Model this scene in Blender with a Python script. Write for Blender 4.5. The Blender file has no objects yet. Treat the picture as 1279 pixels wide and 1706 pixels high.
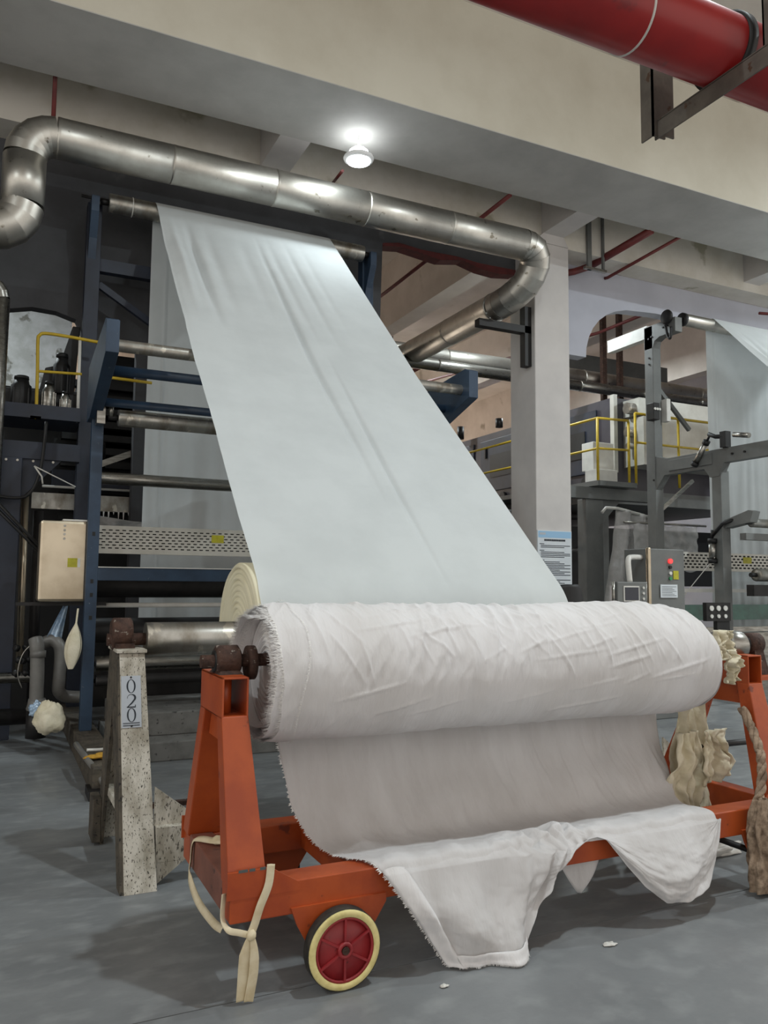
import bpy, bmesh, math, random
from mathutils import Vector, Matrix, noise
random.seed(7)
S = bpy.context.scene
C = S.collection
PI = math.pi
V = Vector

# ------------------------------------------------------------------ camera
FPX, YAW, PITCH, ROLL = 1339.79, .445678, .0888747, .00921354
cd = bpy.data.cameras.new('camera'); cam = bpy.data.objects.new('camera', cd); C.objects.link(cam)
cd.sensor_fit = 'VERTICAL'; cd.sensor_height = 36.0; cd.lens = FPX / 1706 * 36.0
cd.clip_start = .05; cd.clip_end = 200
fw = V((math.sin(YAW)*math.cos(PITCH), math.cos(YAW)*math.cos(PITCH), math.sin(PITCH)))
rt = V((math.cos(YAW), -math.sin(YAW), 0)); up = rt.cross(fw)
r2 = math.cos(ROLL)*rt + math.sin(ROLL)*up; u2 = -math.sin(ROLL)*rt + math.cos(ROLL)*up
cam.matrix_world = Matrix(((r2.x, u2.x, -fw.x, 0), (r2.y, u2.y, -fw.y, 0), (r2.z, u2.z, -fw.z, 1.5), (0, 0, 0, 1)))
S.camera = cam

# ------------------------------------------------------------------ world (daylight fill; hall front and front side walls left open to let it in)
w = bpy.data.worlds.new('daylight'); S.world = w; w.use_nodes = True
bg = w.node_tree.nodes['Background']
bg.inputs[0].default_value = (1.0, .95, .88, 1); bg.inputs[1].default_value = 1.06
S.view_settings.view_transform = 'Standard'; S.view_settings.look = 'None'
S.view_settings.exposure = 0.0; S.view_settings.gamma = 1.0; S.view_settings.use_curve_mapping = False
LAMP_W = 165
LAMP_COL = (.87, .97, 1.0)

# ------------------------------------------------------------------ materials
def lin(c):
    return tuple((x/255/12.92 if x/255 <= .04045 else ((x/255+.055)/1.055)**2.4) for x in c)
MATS = {}
def mat(name, c1, c2=None, rough=.6, metal=0.0, scale=4.0, lo=.4, hi=.65, bump=0.0, bscale=40.0, stretch=(1,1,1), c3=None, s3=25.0, t3=.62, rvar=0.0, trans=0.0, emit=None, estr=0.0, spec=.5, coord='Object', alpha=1.0, w3=.05):
    m = bpy.data.materials.new(name); m.use_nodes = True
    nt = m.node_tree; N = nt.nodes; L = nt.links; b = N['Principled BSDF']
    b.inputs['Roughness'].default_value = rough; b.inputs['Metallic'].default_value = metal
    b.inputs['Specular IOR Level'].default_value = spec
    a1 = (*lin(c1), 1); b.inputs['Base Color'].default_value = a1
    tc = N.new('ShaderNodeTexCoord'); mp = N.new('ShaderNodeMapping'); mp.inputs['Scale'].default_value = stretch
    L.new(tc.outputs[coord], mp.inputs[0])
    if c2 is not None:
        n = N.new('ShaderNodeTexNoise'); n.inputs['Scale'].default_value = scale; n.inputs['Detail'].default_value = 6; n.inputs['Roughness'].default_value = .62
        L.new(mp.outputs[0], n.inputs[0])
        r = N.new('ShaderNodeValToRGB'); r.color_ramp.elements[0].position = lo; r.color_ramp.elements[1].position = hi
        r.color_ramp.elements[0].color = a1; r.color_ramp.elements[1].color = (*lin(c2), 1)
        L.new(n.outputs[0], r.inputs[0]); out = r.outputs[0]
        if c3 is not None:
            n3 = N.new('ShaderNodeTexNoise'); n3.inputs['Scale'].default_value = s3; n3.inputs['Detail'].default_value = 4
            L.new(mp.outputs[0], n3.inputs[0])
            r3 = N.new('ShaderNodeValToRGB'); r3.color_ramp.elements[0].position = t3; r3.color_ramp.elements[1].position = t3+w3
            L.new(n3.outputs[0], r3.inputs[0])
            mx = N.new('ShaderNodeMix'); mx.data_type = 'RGBA'; mx.inputs['B'].default_value = (*lin(c3), 1)
            L.new(r3.outputs[0], mx.inputs['Factor']); L.new(out, mx.inputs['A']); out = mx.outputs['Result']
        L.new(out, b.inputs['Base Color'])
        if rvar:
            mr = N.new('ShaderNodeMapRange'); mr.inputs[3].default_value = max(.02, rough-rvar); mr.inputs[4].default_value = rough+rvar
            mr.inputs[1].default_value = .3; mr.inputs[2].default_value = .7
            L.new(n.outputs[0], mr.inputs[0]); L.new(mr.outputs[0], b.inputs['Roughness'])
    if bump:
        nb = N.new('ShaderNodeTexNoise'); nb.inputs['Scale'].default_value = bscale; nb.inputs['Detail'].default_value = 5
        L.new(mp.outputs[0], nb.inputs[0])
        bp = N.new('ShaderNodeBump'); bp.inputs['Strength'].default_value = bump; bp.inputs['Distance'].default_value = .02
        L.new(nb.outputs[0], bp.inputs['Height']); L.new(bp.outputs[0], b.inputs['Normal'])
    if trans:
        o = N['Material Output']; t = N.new('ShaderNodeBsdfTranslucent'); ms = N.new('ShaderNodeMixShader'); ms.inputs[0].default_value = trans
        if b.inputs['Base Color'].links: L.new(b.inputs['Base Color'].links[0].from_socket, t.inputs[0])
        else: t.inputs[0].default_value = a1
        L.new(b.outputs[0], ms.inputs[1]); L.new(t.outputs[0], ms.inputs[2]); L.new(ms.outputs[0], o.inputs[0])
    if alpha < 1: b.inputs['Alpha'].default_value = alpha
    if emit is not None:
        b.inputs['Emission Color'].default_value = (*lin(emit), 1); b.inputs['Emission Strength'].default_value = estr
    MATS[name] = m
    return m
mat('concrete_floor', (128,131,133), (108,111,113), rough=.42, scale=1.3, lo=.35, hi=.7, c3=(142,145,146), s3=6, t3=.5, w3=.3, bump=.06, bscale=18, rvar=.12, coord='Generated', stretch=(30,12,1))
mat('joint_dark', (38,38,38), rough=.9)
mat('girder_cream', (208,203,188), (197,191,175), rough=.75, scale=.9, bump=.03, bscale=6)  # warmer and paler than the girder's grey underside
mat('grey_soffit', (186,184,180), (170,168,164), rough=.8, scale=1.1, bump=.03, bscale=6)
mat('white_plaster', (222,217,208), (205,199,186), rough=.8, scale=1.6, c3=(172,166,146), s3=1.7, t3=.64, bump=.04, bscale=8)
mat('ceiling_paint', (215,205,196), (196,186,176), rough=.85, scale=.8, c3=(165,154,140), s3=1.1, t3=.66)
mat('dark_wall', (78,79,82), (66,66,69), rough=.8, scale=1.5, c3=(90,90,92), s3=2.4, t3=.66)  # dark tone holds the shade on the left back wall
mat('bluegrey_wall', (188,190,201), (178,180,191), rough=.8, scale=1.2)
mat('old_whitewash', (205,205,205), (176,176,172), rough=.85, scale=3, c3=(128,126,118), s3=4, t3=.63)
mat('column_paint', (205,201,198), (194,190,188), rough=.7, scale=1.4)
mat('wear_brown', (96,36,34), (74,28,28), rough=.8, scale=9)
mat('aluminium', (206,203,195), (184,180,172), rough=.4, metal=1.0, scale=3, c3=(140,134,122), s3=9, t3=.66, rvar=.05, bump=.02, bscale=9)
mat('steel', (168,166,160), (128,125,118), rough=.32, metal=1.0, scale=5, stretch=(1,6,6), rvar=.08)
mat('worn_steel', (176,174,168), (126,118,104), rough=.36, metal=.85, scale=4, lo=.4, hi=.7, c3=(205,200,188), s3=7, t3=.6, stretch=(1.6,1,1), rvar=.1)
mat('stainless', (205,192,170), (186,170,146), rough=.34, metal=.9, scale=2.5, rvar=.06)
mat('panel_white', (206,204,196), (190,187,178), rough=.45, metal=.35, scale=3)
mat('blue_steel', (46,66,88), (35,52,72), rough=.42, scale=4, c3=(92,104,112), s3=30, t3=.7)
mat('navy_steel', (36,44,60), (28,33,46), rough=.5, scale=3)
mat('grey_steel', (112,114,112), (100,102,101), rough=.5, scale=3)
mat('dark_metal', (42,40,40), (28,27,27), rough=.5, metal=.3, scale=6)
mat('black', (16,16,17), (24,24,25), rough=.55, scale=8)
mat('oven_panel', (62,58,66), (48,46,54), rough=.45, scale=2)
mat('orange_paint', (176,78,32), (156,64,27), rough=.42, scale=5, c3=(120,54,34), s3=14, t3=.67, bump=.04, bscale=20)
mat('orange_shaded', (134,86,72), (112,70,58), rough=.55, scale=7, c3=(84,56,50), s3=20, t3=.64)  # cart orange with shade mixed into the colour, for the left end bar
mat('chip_grey', (84,88,88), rough=.7)
mat('rust', (82,58,48), (54,38,32), rough=.75, metal=.3, scale=22, c3=(140,130,120), s3=40, t3=.64, bump=.3, bscale=70)
mat('speckled_paint', (200,194,182), (150,143,128), rough=.7, scale=12, c3=(70,64,56), s3=150, t3=.59, bump=.15, bscale=90, stretch=(1,1,.35))
mat('grimy_paint', (92,84,72), (60,55,48), rough=.75, scale=9, c3=(30,28,26), s3=40, t3=.6)
mat('plate_grey', (178,184,192), rough=.45, metal=.2)
mat('ink', (34,40,48), rough=.7)
mat('tyre_cream', (226,212,150), (205,190,125), rough=.75, scale=18)
mat('tyre_black', (36,34,30), (58,52,44), rough=.85, scale=20)
mat('wheel_red', (150,40,44), (128,32,38), rough=.45, scale=12, c3=(96,34,34), s3=30, t3=.66)
mat('web_fabric', (214,219,220), (207,212,213), rough=.85, scale=2.0, trans=.18, spec=.15, bump=.05, bscale=260)
mat('batch_fabric', (232,226,200), (222,215,186), rough=.85, scale=3, spec=.15)
mat('muslin', (227,225,226), (215,212,211), rough=.9, scale=3, spec=.1, bump=.6, bscale=26, stretch=(1,.22,.22), trans=.06)
mat('muslin_sheer', (230,228,228), (220,217,216), rough=.9, scale=5, spec=.1, bump=.55, bscale=24, stretch=(1,.6,.16), trans=.3)
mat('fringe', (238,236,234), (224,221,218), rough=.9, scale=20, spec=.1)
mat('cream_cloth', (224,216,194), (208,199,172), rough=.9, scale=8, spec=.1, bump=.25, bscale=40)
mat('dirty_cloth', (166,146,126), (104,88,74), rough=.9, scale=16, spec=.1, bump=.3, bscale=60)
mat('cotton_tape', (220,208,180), (204,188,154), rough=.9, scale=14, spec=.1)
mat('yellow_paint', (202,172,42), (186,154,36), rough=.5, scale=8)
mat('yellow_rag', (196,150,52), (170,124,40), rough=.9, scale=15)
mat('red_paint', (150,32,32), (132,27,29), rough=.32, scale=4, c3=(120,30,32), s3=9, t3=.64)
mat('red_primer', (112,44,42), (92,36,36), rough=.55, scale=8)
mat('angle_iron', (112,106,98), (92,86,80), rough=.55, metal=.5, scale=9, c3=(84,62,48), s3=20, t3=.66)
mat('pvc_grey', (118,116,112), (100,98,95), rough=.4, scale=4)
mat('plastic_film', (226,224,222), (205,203,200), rough=.2, scale=6, bump=.5, bscale=16, alpha=.42)
mat('foil_blue', (178,200,222), (120,150,180), rough=.25, metal=.3, scale=12, bump=.4, bscale=30)
mat('lamp_white', (240,240,240), rough=.4)
mat('lamp_glow', (255,255,255), emit=(246,252,255), estr=14.0)
mat('window_glow', (255,240,210), emit=(255,238,220), estr=5.0)
mat('poster_white', (214,220,224), (206,212,218), rough=.5, scale=3)
mat('poster_blue', (150,190,222), rough=.5)
mat('screen', (38,42,54), rough=.15)
mat('sticker', (186,180,46), (168,160,40), rough=.5, scale=20)
mat('indicator_red', (220,60,60), rough=.3, emit=(255,60,60), estr=1.2)
mat('indicator_green', (60,140,90), rough=.3)
mat('white_plastic', (216,214,208), (204,202,196), rough=.45, scale=6)
mat('concrete_plinth', (120,119,116), (98,97,94), rough=.85, scale=6, c3=(70,69,67), s3=18, t3=.64)
mat('green_glass', (54,110,96), (40,86,76), rough=.2, scale=5)

# ------------------------------------------------------------------ mesh helpers
ORG = {}
class MB:
    def __init__(s): s.bm = bmesh.new()
    def box(s, x0, x1, y0, y1, z0, z1):
        v = [s.bm.verts.new(p) for p in ((x0,y0,z0),(x1,y0,z0),(x1,y1,z0),(x0,y1,z0),(x0,y0,z1),(x1,y0,z1),(x1,y1,z1),(x0,y1,z1))]
        for f in ((0,3,2,1),(4,5,6,7),(0,1,5,4),(1,2,6,5),(2,3,7,6),(3,0,4,7)): s.bm.faces.new([v[i] for i in f])
        return s
    def hexa(s, bot, top):
        v = [s.bm.verts.new(p) for p in list(bot)+list(top)]
        for f in ((0,3,2,1),(4,5,6,7),(0,1,5,4),(1,2,6,5),(2,3,7,6),(3,0,4,7)): s.bm.faces.new([v[i] for i in f])
        return s
    def frame(s, d):
        d = V(d).normalized(); a = V((0,0,1)) if abs(d.z) < .9 else V((1,0,0))
        u = d.cross(a).normalized(); return u, d.cross(u).normalized()
    def cyl(s, p0, p1, r, r1=None, seg=24, cap=True):
        p0, p1 = V(p0), V(p1); r1 = r if r1 is None else r1; u, w_ = s.frame(p1-p0)
        a = []; b = []
        for i in range(seg):
            t = 2*PI*i/seg; o = u*math.cos(t)+w_*math.sin(t)
            a.append(s.bm.verts.new(p0+o*r)); b.append(s.bm.verts.new(p1+o*r1))
        for i in range(seg):
            j = (i+1) % seg; f = s.bm.faces.new((a[i], a[j], b[j], b[i])); f.smooth = True
        if cap: s.bm.faces.new(a[::-1]); s.bm.faces.new(b)
        return s
    def bar(s, p0, p1, w_, h, upv=(0,0,1)):
        p0, p1 = V(p0), V(p1); d = (p1-p0).normalized(); u = d.cross(V(upv)).normalized(); n = u.cross(d)
        q = [(-1,-1),(1,-1),(1,1),(-1,1)]
        return s.hexa([p0+u*a*w_/2+n*b*h/2 for a, b in q], [p1+u*a*w_/2+n*b*h/2 for a, b in q])
    def tube(s, pts, r, seg=12, cap=True):
        pts = [V(p) for p in pts]; n = len(pts); rs = r if hasattr(r, '__len__') else [r]*n
        t0 = (pts[1]-pts[0]).normalized(); u, w_ = s.frame(t0); rings = []
        for i, p in enumerate(pts):
            t = (pts[min(i+1, n-1)]-pts[max(i-1, 0)]).normalized()
            u = (u - t*u.dot(t)).normalized(); w_ = t.cross(u)
            rings.append([s.bm.verts.new(p+(u*math.cos(2*PI*k/seg)+w_*math.sin(2*PI*k/seg))*rs[i]) for k in range(seg)])
        for A, B_ in zip(rings, rings[1:]):
            for k in range(seg):
                j = (k+1) % seg; f = s.bm.faces.new((A[k], A[j], B_[j], B_[k])); f.smooth = True
        if cap: s.bm.faces.new(rings[0][::-1]); s.bm.faces.new(rings[-1])
        return s
    def prism(s, poly, axis, a, b):
        ix = {'X': lambda p, t: (t, p[0], p[1]), 'Y': lambda p, t: (p[0], t, p[1]), 'Z': lambda p, t: (p[0], p[1], t)}[axis]
        A = [s.bm.verts.new(ix(p, a)) for p in poly]; B_ = [s.bm.verts.new(ix(p, b)) for p in poly]
        s.bm.faces.new(A); s.bm.faces.new(B_[::-1]); n = len(poly)
        for i in range(n): s.bm.faces.new((A[i], B_[i], B_[(i+1) % n], A[(i+1) % n]))
        return s
    def lathe(s, prof, c, axis, seg=32, ring=False):
        c = V(c); ax = V(axis).normalized(); u, w_ = s.frame(ax); R = []
        for (t, r) in prof: R.append([s.bm.verts.new(c+ax*t+(u*math.cos(2*PI*k/seg)+w_*math.sin(2*PI*k/seg))*max(r, 1e-4)) for k in range(seg)])
        for A, B_ in zip(R, R[1:]):
            for k in range(seg):
                j = (k+1) % seg; f = s.bm.faces.new((A[k], A[j], B_[j], B_[k])); f.smooth = True
        if ring:
            for k in range(seg): f = s.bm.faces.new((R[-1][k], R[-1][(k+1) % seg], R[0][(k+1) % seg], R[0][k])); f.smooth = True
        else: s.bm.faces.new(R[0][::-1]); s.bm.faces.new(R[-1])
        return s
    def grid(s, nu, nv, fn, closed=False):
        g = [[s.bm.verts.new(fn(i/(nu-1), j/(nv-1))) for j in range(nv)] for i in range(nu)]
        for i in range(nu-1):
            for j in range(nv-1):
                f = s.bm.faces.new((g[i][j], g[i+1][j], g[i+1][j+1], g[i][j+1])); f.smooth = True
        return s
    def build(s, name, m, parent=None, bevel=0.0, label=None, solid=0.0, kind=None):
        bmesh.ops.recalc_face_normals(s.bm, faces=s.bm.faces)
        o0 = ORG[parent.name] if parent is not None else None
        if o0 is None:
            xs = [v.co for v in s.bm.verts]
            o0 = V(((min(p.x for p in xs)+max(p.x for p in xs))/2, (min(p.y for p in xs)+max(p.y for p in xs))/2, min(p.z for p in xs)))
            own = True
        else: own = False
        for v in s.bm.verts: v.co -= o0
        me = bpy.data.meshes.new(name); s.bm.to_mesh(me); s.bm.free()
        me.materials.append(MATS[m]); o = bpy.data.objects.new(name, me); C.objects.link(o)
        if own: o.location = o0
        else: o.parent = parent
        ORG[o.name] = o0.copy()
        if bevel:
            b = o.modifiers.new('bevel', 'BEVEL'); b.width = bevel; b.segments = 2; b.limit_method = 'ANGLE'
        if solid:
            b = o.modifiers.new('thickness', 'SOLIDIFY'); b.thickness = solid; b.offset = 0
        if label: o['label'] = label
        if kind: o['kind'] = kind
        return o
def thing(name, loc, label, cat, group=None):
    o = bpy.data.objects.new(name, None); C.objects.link(o); o.location = loc; o.empty_display_size = .1
    o['label'] = label; o['category'] = cat
    if group: o['group'] = group
    ORG[o.name] = V(loc); return o
def tag(o, label, cat, group=None):
    o['label'] = label; o['category'] = cat
    if group: o['group'] = group
    return o
def struct(o, label=None):
    o['kind'] = 'structure'
    if label: o['label'] = label
    return o
def copy_tree(o, delta, parent=None, label=None):
    c = o.copy(); C.objects.link(c); c.parent = parent
    if parent is None: c.location = V(o.location)+V(delta)
    ORG[c.name] = ORG[o.name]+V(delta)
    if label: c['label'] = label
    for ch in list(o.children): copy_tree(ch, delta, c)
    return c
def fbm(p, o=4): return noise.fractal(V(p), 1.0, 2.0, o)
def lerp(a, b, t): return a+(b-a)*t
def interp(tab, x):
    if x <= tab[0][0]: return tab[0][1]
    for (a, p), (b, q) in zip(tab, tab[1:]):
        if x <= b: return p+(q-p)*(x-a)/(b-a)
    return tab[-1][1]

# ================================================================== STRUCTURE
XL, XR, YF, YB = -9.0, 19.0, -7.0, 28.0
fl = struct(MB().box(XL, XR, YF, YB, -.3, -.012).build('floor', 'joint_dark'), 'grey concrete factory floor')
for a, b in ((YF, 2.957), (2.963, 9.3), (9.306, 16), (16.006, YB)):
    MB().box(XL, XR, a, b, -.012, 0).build('slab', 'concrete_floor', fl)
struct(MB().box(XL, XR, YF, YB, 7.9, 8.1).build('ceiling', 'ceiling_paint'), 'pale painted concrete ceiling')
gb = MB()
g = struct(gb.box(XL, XR, 7.15, 8.26, 6.49, 6.50).build('ceiling_beam', 'grey_soffit'), 'deep concrete girder across the hall with grey underside and cream face')
MB().box(XL, XR, 7.15, 8.26, 6.50, 7.9).build('beam_face', 'girder_cream', g)
b2 = struct(MB().box(XL, XR, 9.04, 9.45, 6.35, 7.9).build('ceiling_beam', 'white_plaster'), 'stained white concrete beam above the back wall')
for x, wd in ((-5.45, .36), (-1.4, .36), (2.62, .36), (6.77, .36), (10.83, .36), (14.9, .36)):
    struct(MB().box(x, x+wd, 8.26, 9.04, 6.49, 7.9).build('cross_beam', 'column_paint'), 'short white concrete cross beam joining the two beams')
    struct(MB().box(x, x+wd, 9.62, YB, 6.6, 7.9).build('cross_beam', 'ceiling_paint'), 'concrete beam under the far hall ceiling')
col = struct(MB().box(6.61, 7.21, 9.0, 9.6, 0, 6.35).build('column', 'column_paint', bevel=.012), 'square white concrete column with a notice on it')
MB().prism([(6.61, 6.35), (7.21, 6.35), (7.13, 6.49), (6.77, 6.49)], 'Y', 9.0, 9.04).build('capital', 'column_paint', col)
# back wall with the two machine openings
poly = [(XL, 6.35), (XL, 4.25), (-.35, 4.36), (-.05, 4.44), (.2, 4.5), (.45, 4.49), (.66, 4.43), (.76, 4.2), (1.33, 4.2), (1.33, 0), (1.52, 0), (1.52, 4.3), (4.42, 4.3), (4.46, 6.06), (4.7, 6.1), (5.05, 6.07), (5.6, 6.08), (6.0, 6.05), (6.61, 6.06), (6.61, 6.35)]
struct(MB().prism(poly, 'Y', 9.46, 9.62).build('wall_back', 'dark_wall'), 'back wall above the machine opening, coloured dark grey for its shade')
m = MB(); pts = [(4.46, 6.06), (4.7, 6.11), (5.05, 6.08), (5.6, 6.09), (6.0, 6.06), (6.6, 6.07)]
lowp = [(4.46, 6.02), (4.75, 6.06), (5.1, 6.02), (5.35, 5.99), (5.7, 6.05), (6.0, 5.98), (6.3, 5.96), (6.6, 6.0)]
m.prism(pts+lowp[::-1], 'Y', 9.44, 9.63); struct(m.build('trim_1', 'wear_brown'), 'ragged red-brown edging along the top of the wall opening')
arc = [(7.21, 6.35), (7.21, 4.95), (7.89, 4.95), (7.9, 5.1), (7.95, 5.27), (8.03, 5.42), (8.15, 5.56), (8.3, 5.67), (8.47, 5.75), (8.7, 5.81), (9.3, 5.85), (12.6, 5.85), (13.1, 5.7), (13.3, 5.3), (13.3, 0), (XR, 0), (XR, 6.35)]
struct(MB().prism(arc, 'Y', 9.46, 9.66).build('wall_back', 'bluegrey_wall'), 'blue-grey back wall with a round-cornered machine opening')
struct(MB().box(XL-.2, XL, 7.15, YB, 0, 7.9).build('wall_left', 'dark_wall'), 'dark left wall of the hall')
struct(MB().box(XR, XR+.2, 7.15, YB, 0, 7.9).build('wall_right', 'bluegrey_wall'), 'grey right wall of the hall')
struct(MB().box(XL, XR, YB, YB+.2, 0, 7.9).build('wall_far', 'white_plaster'), 'far pale wall of the next hall')
struct(MB().box(-4, .88, 13.4, 13.6, 0, 6.6).build('wall_inner', 'old_whitewash'), 'old whitewashed wall seen through the hole on the left')
# far window glow seen beneath the far machine
for wx in (-6.5, -2.3, 2, 6.5, 11, 15.5):
    wn = struct(MB().box(wx-1.5, wx+1.5, 27.94, 28.0, .6, 5.6).build('window_%d' % (int((wx+7)//4)+1), 'window_glow'), 'bright tall window in the far wall')
    for q in ((wx-1.58, wx-1.5, .5, 5.7), (wx+1.5, wx+1.58, .5, 5.7), (wx-.04, wx+.04, .6, 5.6), (wx-1.5, wx+1.5, 5.6, 5.7), (wx-1.5, wx+1.5, .5, .6), (wx-1.5, wx+1.5, 3.0, 3.08)):
        MB().box(q[0], q[1], 27.9, 27.96, q[2], q[3]).build('window_bar', 'dark_metal', wn)

# ================================================================== LAMPS
def lamp(x, y, z, top, label, watts=LAMP_W):
    t = thing('ceiling_lamp', (x, y, z), label, 'lamp', 'round factory ceiling lamps')
    MB().lathe([(0, .135), (.012, .165), (.03, .172), (.045, .165), (.055, .12)], (x, y, z), (0,0,1), 40).build('shade', 'lamp_white', t)
    MB().lathe([(-.03, .03), (-.024, .09), (-.01, .128), (0, .134)], (x, y, z), (0,0,1), 40).build('diffuser', 'lamp_glow', t)
    MB().lathe([(.055, .1), (.075, .108), (.11, .106), (.135, .08)], (x, y, z), (0,0,1), 32).build('bulb_neck', 'lamp_glow', t)
    MB().cyl((x, y, z+.135), (x, y, top), .012, seg=12).build('stem', 'lamp_white', t)
    ld = bpy.data.lights.new('lamp_light', 'AREA'); ld.shape = 'DISK'; ld.size = .24; ld.energy = watts; ld.color = LAMP_COL
    lo = bpy.data.objects.new('lamp_light', ld); C.objects.link(lo); lo.parent = t; lo.location = (0, 0, -.04)
    return t
lamp(3.42, 7.9, 6.2, 6.49, 'glowing round white lamp under the concrete girder above the fabric', 16)
lamp(12.9, 7.9, 6.2, 6.49, 'unseen ceiling lamp over the grey machine that brightens the blue-grey wall', 90)  # unseen lamp, placed and strengthened to brighten the blue-grey wall
lamp(2.9, 1.8, 7.5, 7.9, 'round white ceiling lamp high above the orange cart', 190)
lamp(11.5, 3.0, 7.5, 7.9, 'unseen ceiling lamp in front of the grey machine that brightens the right soffit', 480)  # unseen lamp, strengthened to brighten the soffit on the right
lamp(-5.2, 1.8, 7.5, 7.9, 'round white ceiling lamp above the left aisle', 165)
lamp(-1.2, 11.4, 6.3, 7.9, 'unseen lamp added behind the back wall to light the whitewashed wall', 110)  # added out of sight to light the whitewashed wall in the hole
lamp(8.0, 10.95, 6.4, 7.9, 'unseen lamp added right behind the column to light the far ducts', 110)  # added where the column hides it, lights the far ducts
lamp(12.5, 15.5, 7.2, 7.9, 'unseen lamp added over the far machine to light the far hall', 250)  # added fill for the far hall, kept out of sight
lamp(7.6, 18.5, 7.3, 7.9, 'unseen lamp added far behind the column to light the far hall', 300)  # second added far-hall fill, out of sight

# ================================================================== ORANGE CART
cart = thing('fabric_cart', (2.28, 3.3, 0), 'orange steel A-frame cart on red wheels carrying the white cloth roll', 'cart')
RX0, RX1 = .807, 3.765
MB().box(RX0, RX1, 2.94, 3.06, .275, .397).build('front_rail', 'orange_paint', cart, bevel=.005)
MB().box(RX0, RX1, 3.62, 3.74, .275, .397).build('back_rail', 'orange_paint', cart, bevel=.005)
for x0, m_ in ((RX0, 'orange_shaded'), (RX1-.1, 'orange_paint')):
    MB().box(x0, x0+.1, 3.06, 3.62, .278, .405).build('end_bar', m_, cart, bevel=.005)
for x in (1.32, 2.5):
    MB().box(x, x+.09, 3.06, 3.62, .285, .375).build('cross_bar', 'orange_paint', cart, bevel=.004)
def cart_end(xo, flip):
    # xo = outer left X of the head, legs widen downwards to +X
    x0, x1 = xo, xo+.105
    yc = 3.28
    hb = MB()
    for q in ((x0, x0+.008, 3.1, 3.46, .975, 1.132), (x1-.008, x1, 3.1, 3.46, .975, 1.132), (x0, x1, 3.1, 3.46, .975, .983), (x0, x1, 3.1, 3.46, 1.124, 1.132)): hb.box(*q)
    h = hb.build('head_box', 'orange_paint', cart, bevel=.003)
    MB().cyl((x0+.035, 3.2, .98), (x0+.035, 3.2, 1.128), .026, seg=20).build('inner_sleeve', 'orange_paint', h)
    wb = (x0+.0, x1+.04) if not flip else (x0-.04, x1)
    def leg(yt0, yt1, yb0, yb1, zb):
        return MB().hexa([(wb[0], yb0, zb), (wb[1], yb0, zb), (wb[1], yb1, zb), (wb[0], yb1, zb)], [(x0, yt0, .985), (x1, yt0, .985), (x1, yt1, .985), (x0, yt1, .985)])
    leg(3.1, 3.18, 2.942, 3.05, .397).build('leg', 'orange_paint', cart, bevel=.005)
    leg(3.38, 3.46, 3.63, 3.735, .397).build('leg', 'orange_paint', cart, bevel=.005)
    MB().prism([(3.18, .985), (3.38, .985), (3.42, .87), (3.15, .87)], 'X', x0+.03, x1-.03).build('head_gusset', 'orange_paint', cart)
    s = -1 if flip else 1; xe = wb[1] if not flip else wb[0]
    for y0, y1 in ((2.938, 2.95), (3.73, 3.742)):
        MB().prism([(xe-.15*s, .39), (xe-.15*s, .455), (xe, .455), (xe+.02*s, .45), (xe+.13*s, .385), (xe+.13*s, .36), (xe-.15*s, .36)], 'Y', y0, y1).build('corner_gusset', 'orange_paint', cart)
    return x0, x1
cart_end(.80, False); cart_end(3.655, True)
for i, x in enumerate((.835, .875, .915)):
    MB().box(x, x+.022+.012*(i == 0), 2.9365, 2.9385, .452, .462).build('paint_chip', 'chip_grey', cart)
def bearing(parent, x, y, z, r, base, mt='rust'):
    b = MB().lathe([(-.05, r*.55), (-.05, r*.8), (-.042, r), (.042, r), (.05, r*.8), (.05, r*.55)], (x, y, z), (1,0,0), 28).build('bearing', mt, parent)
    MB().lathe([(-.054, r*.42), (-.054, r*.7), (.054, r*.7), (.054, r*.42)], (x, y, z), (1,0,0), 24).build('bearing_ring', 'dark_metal', b)
    MB().hexa([(x-.05, y-r*1.3, base), (x+.05, y-r*1.3, base), (x+.05, y+r*1.3, base), (x-.05, y+r*1.3, base)], [(x-.035, y-r*.8, z-r*.5), (x+.035, y-r*.8, z-r*.5), (x+.035, y+r*.8, z-r*.5), (x-.035, y+r*.8, z-r*.5)]).build('bearing_foot', mt, b)
    return b
bearing(cart, .86, 3.28, 1.18, .064, 1.132)
bearing(cart, 3.9, 3.28, 1.18, .06, 1.0)
MB().box(3.76, 3.96, 3.14, 3.42, .99, 1.01).build('bearing_plate', 'orange_paint', cart)
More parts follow.
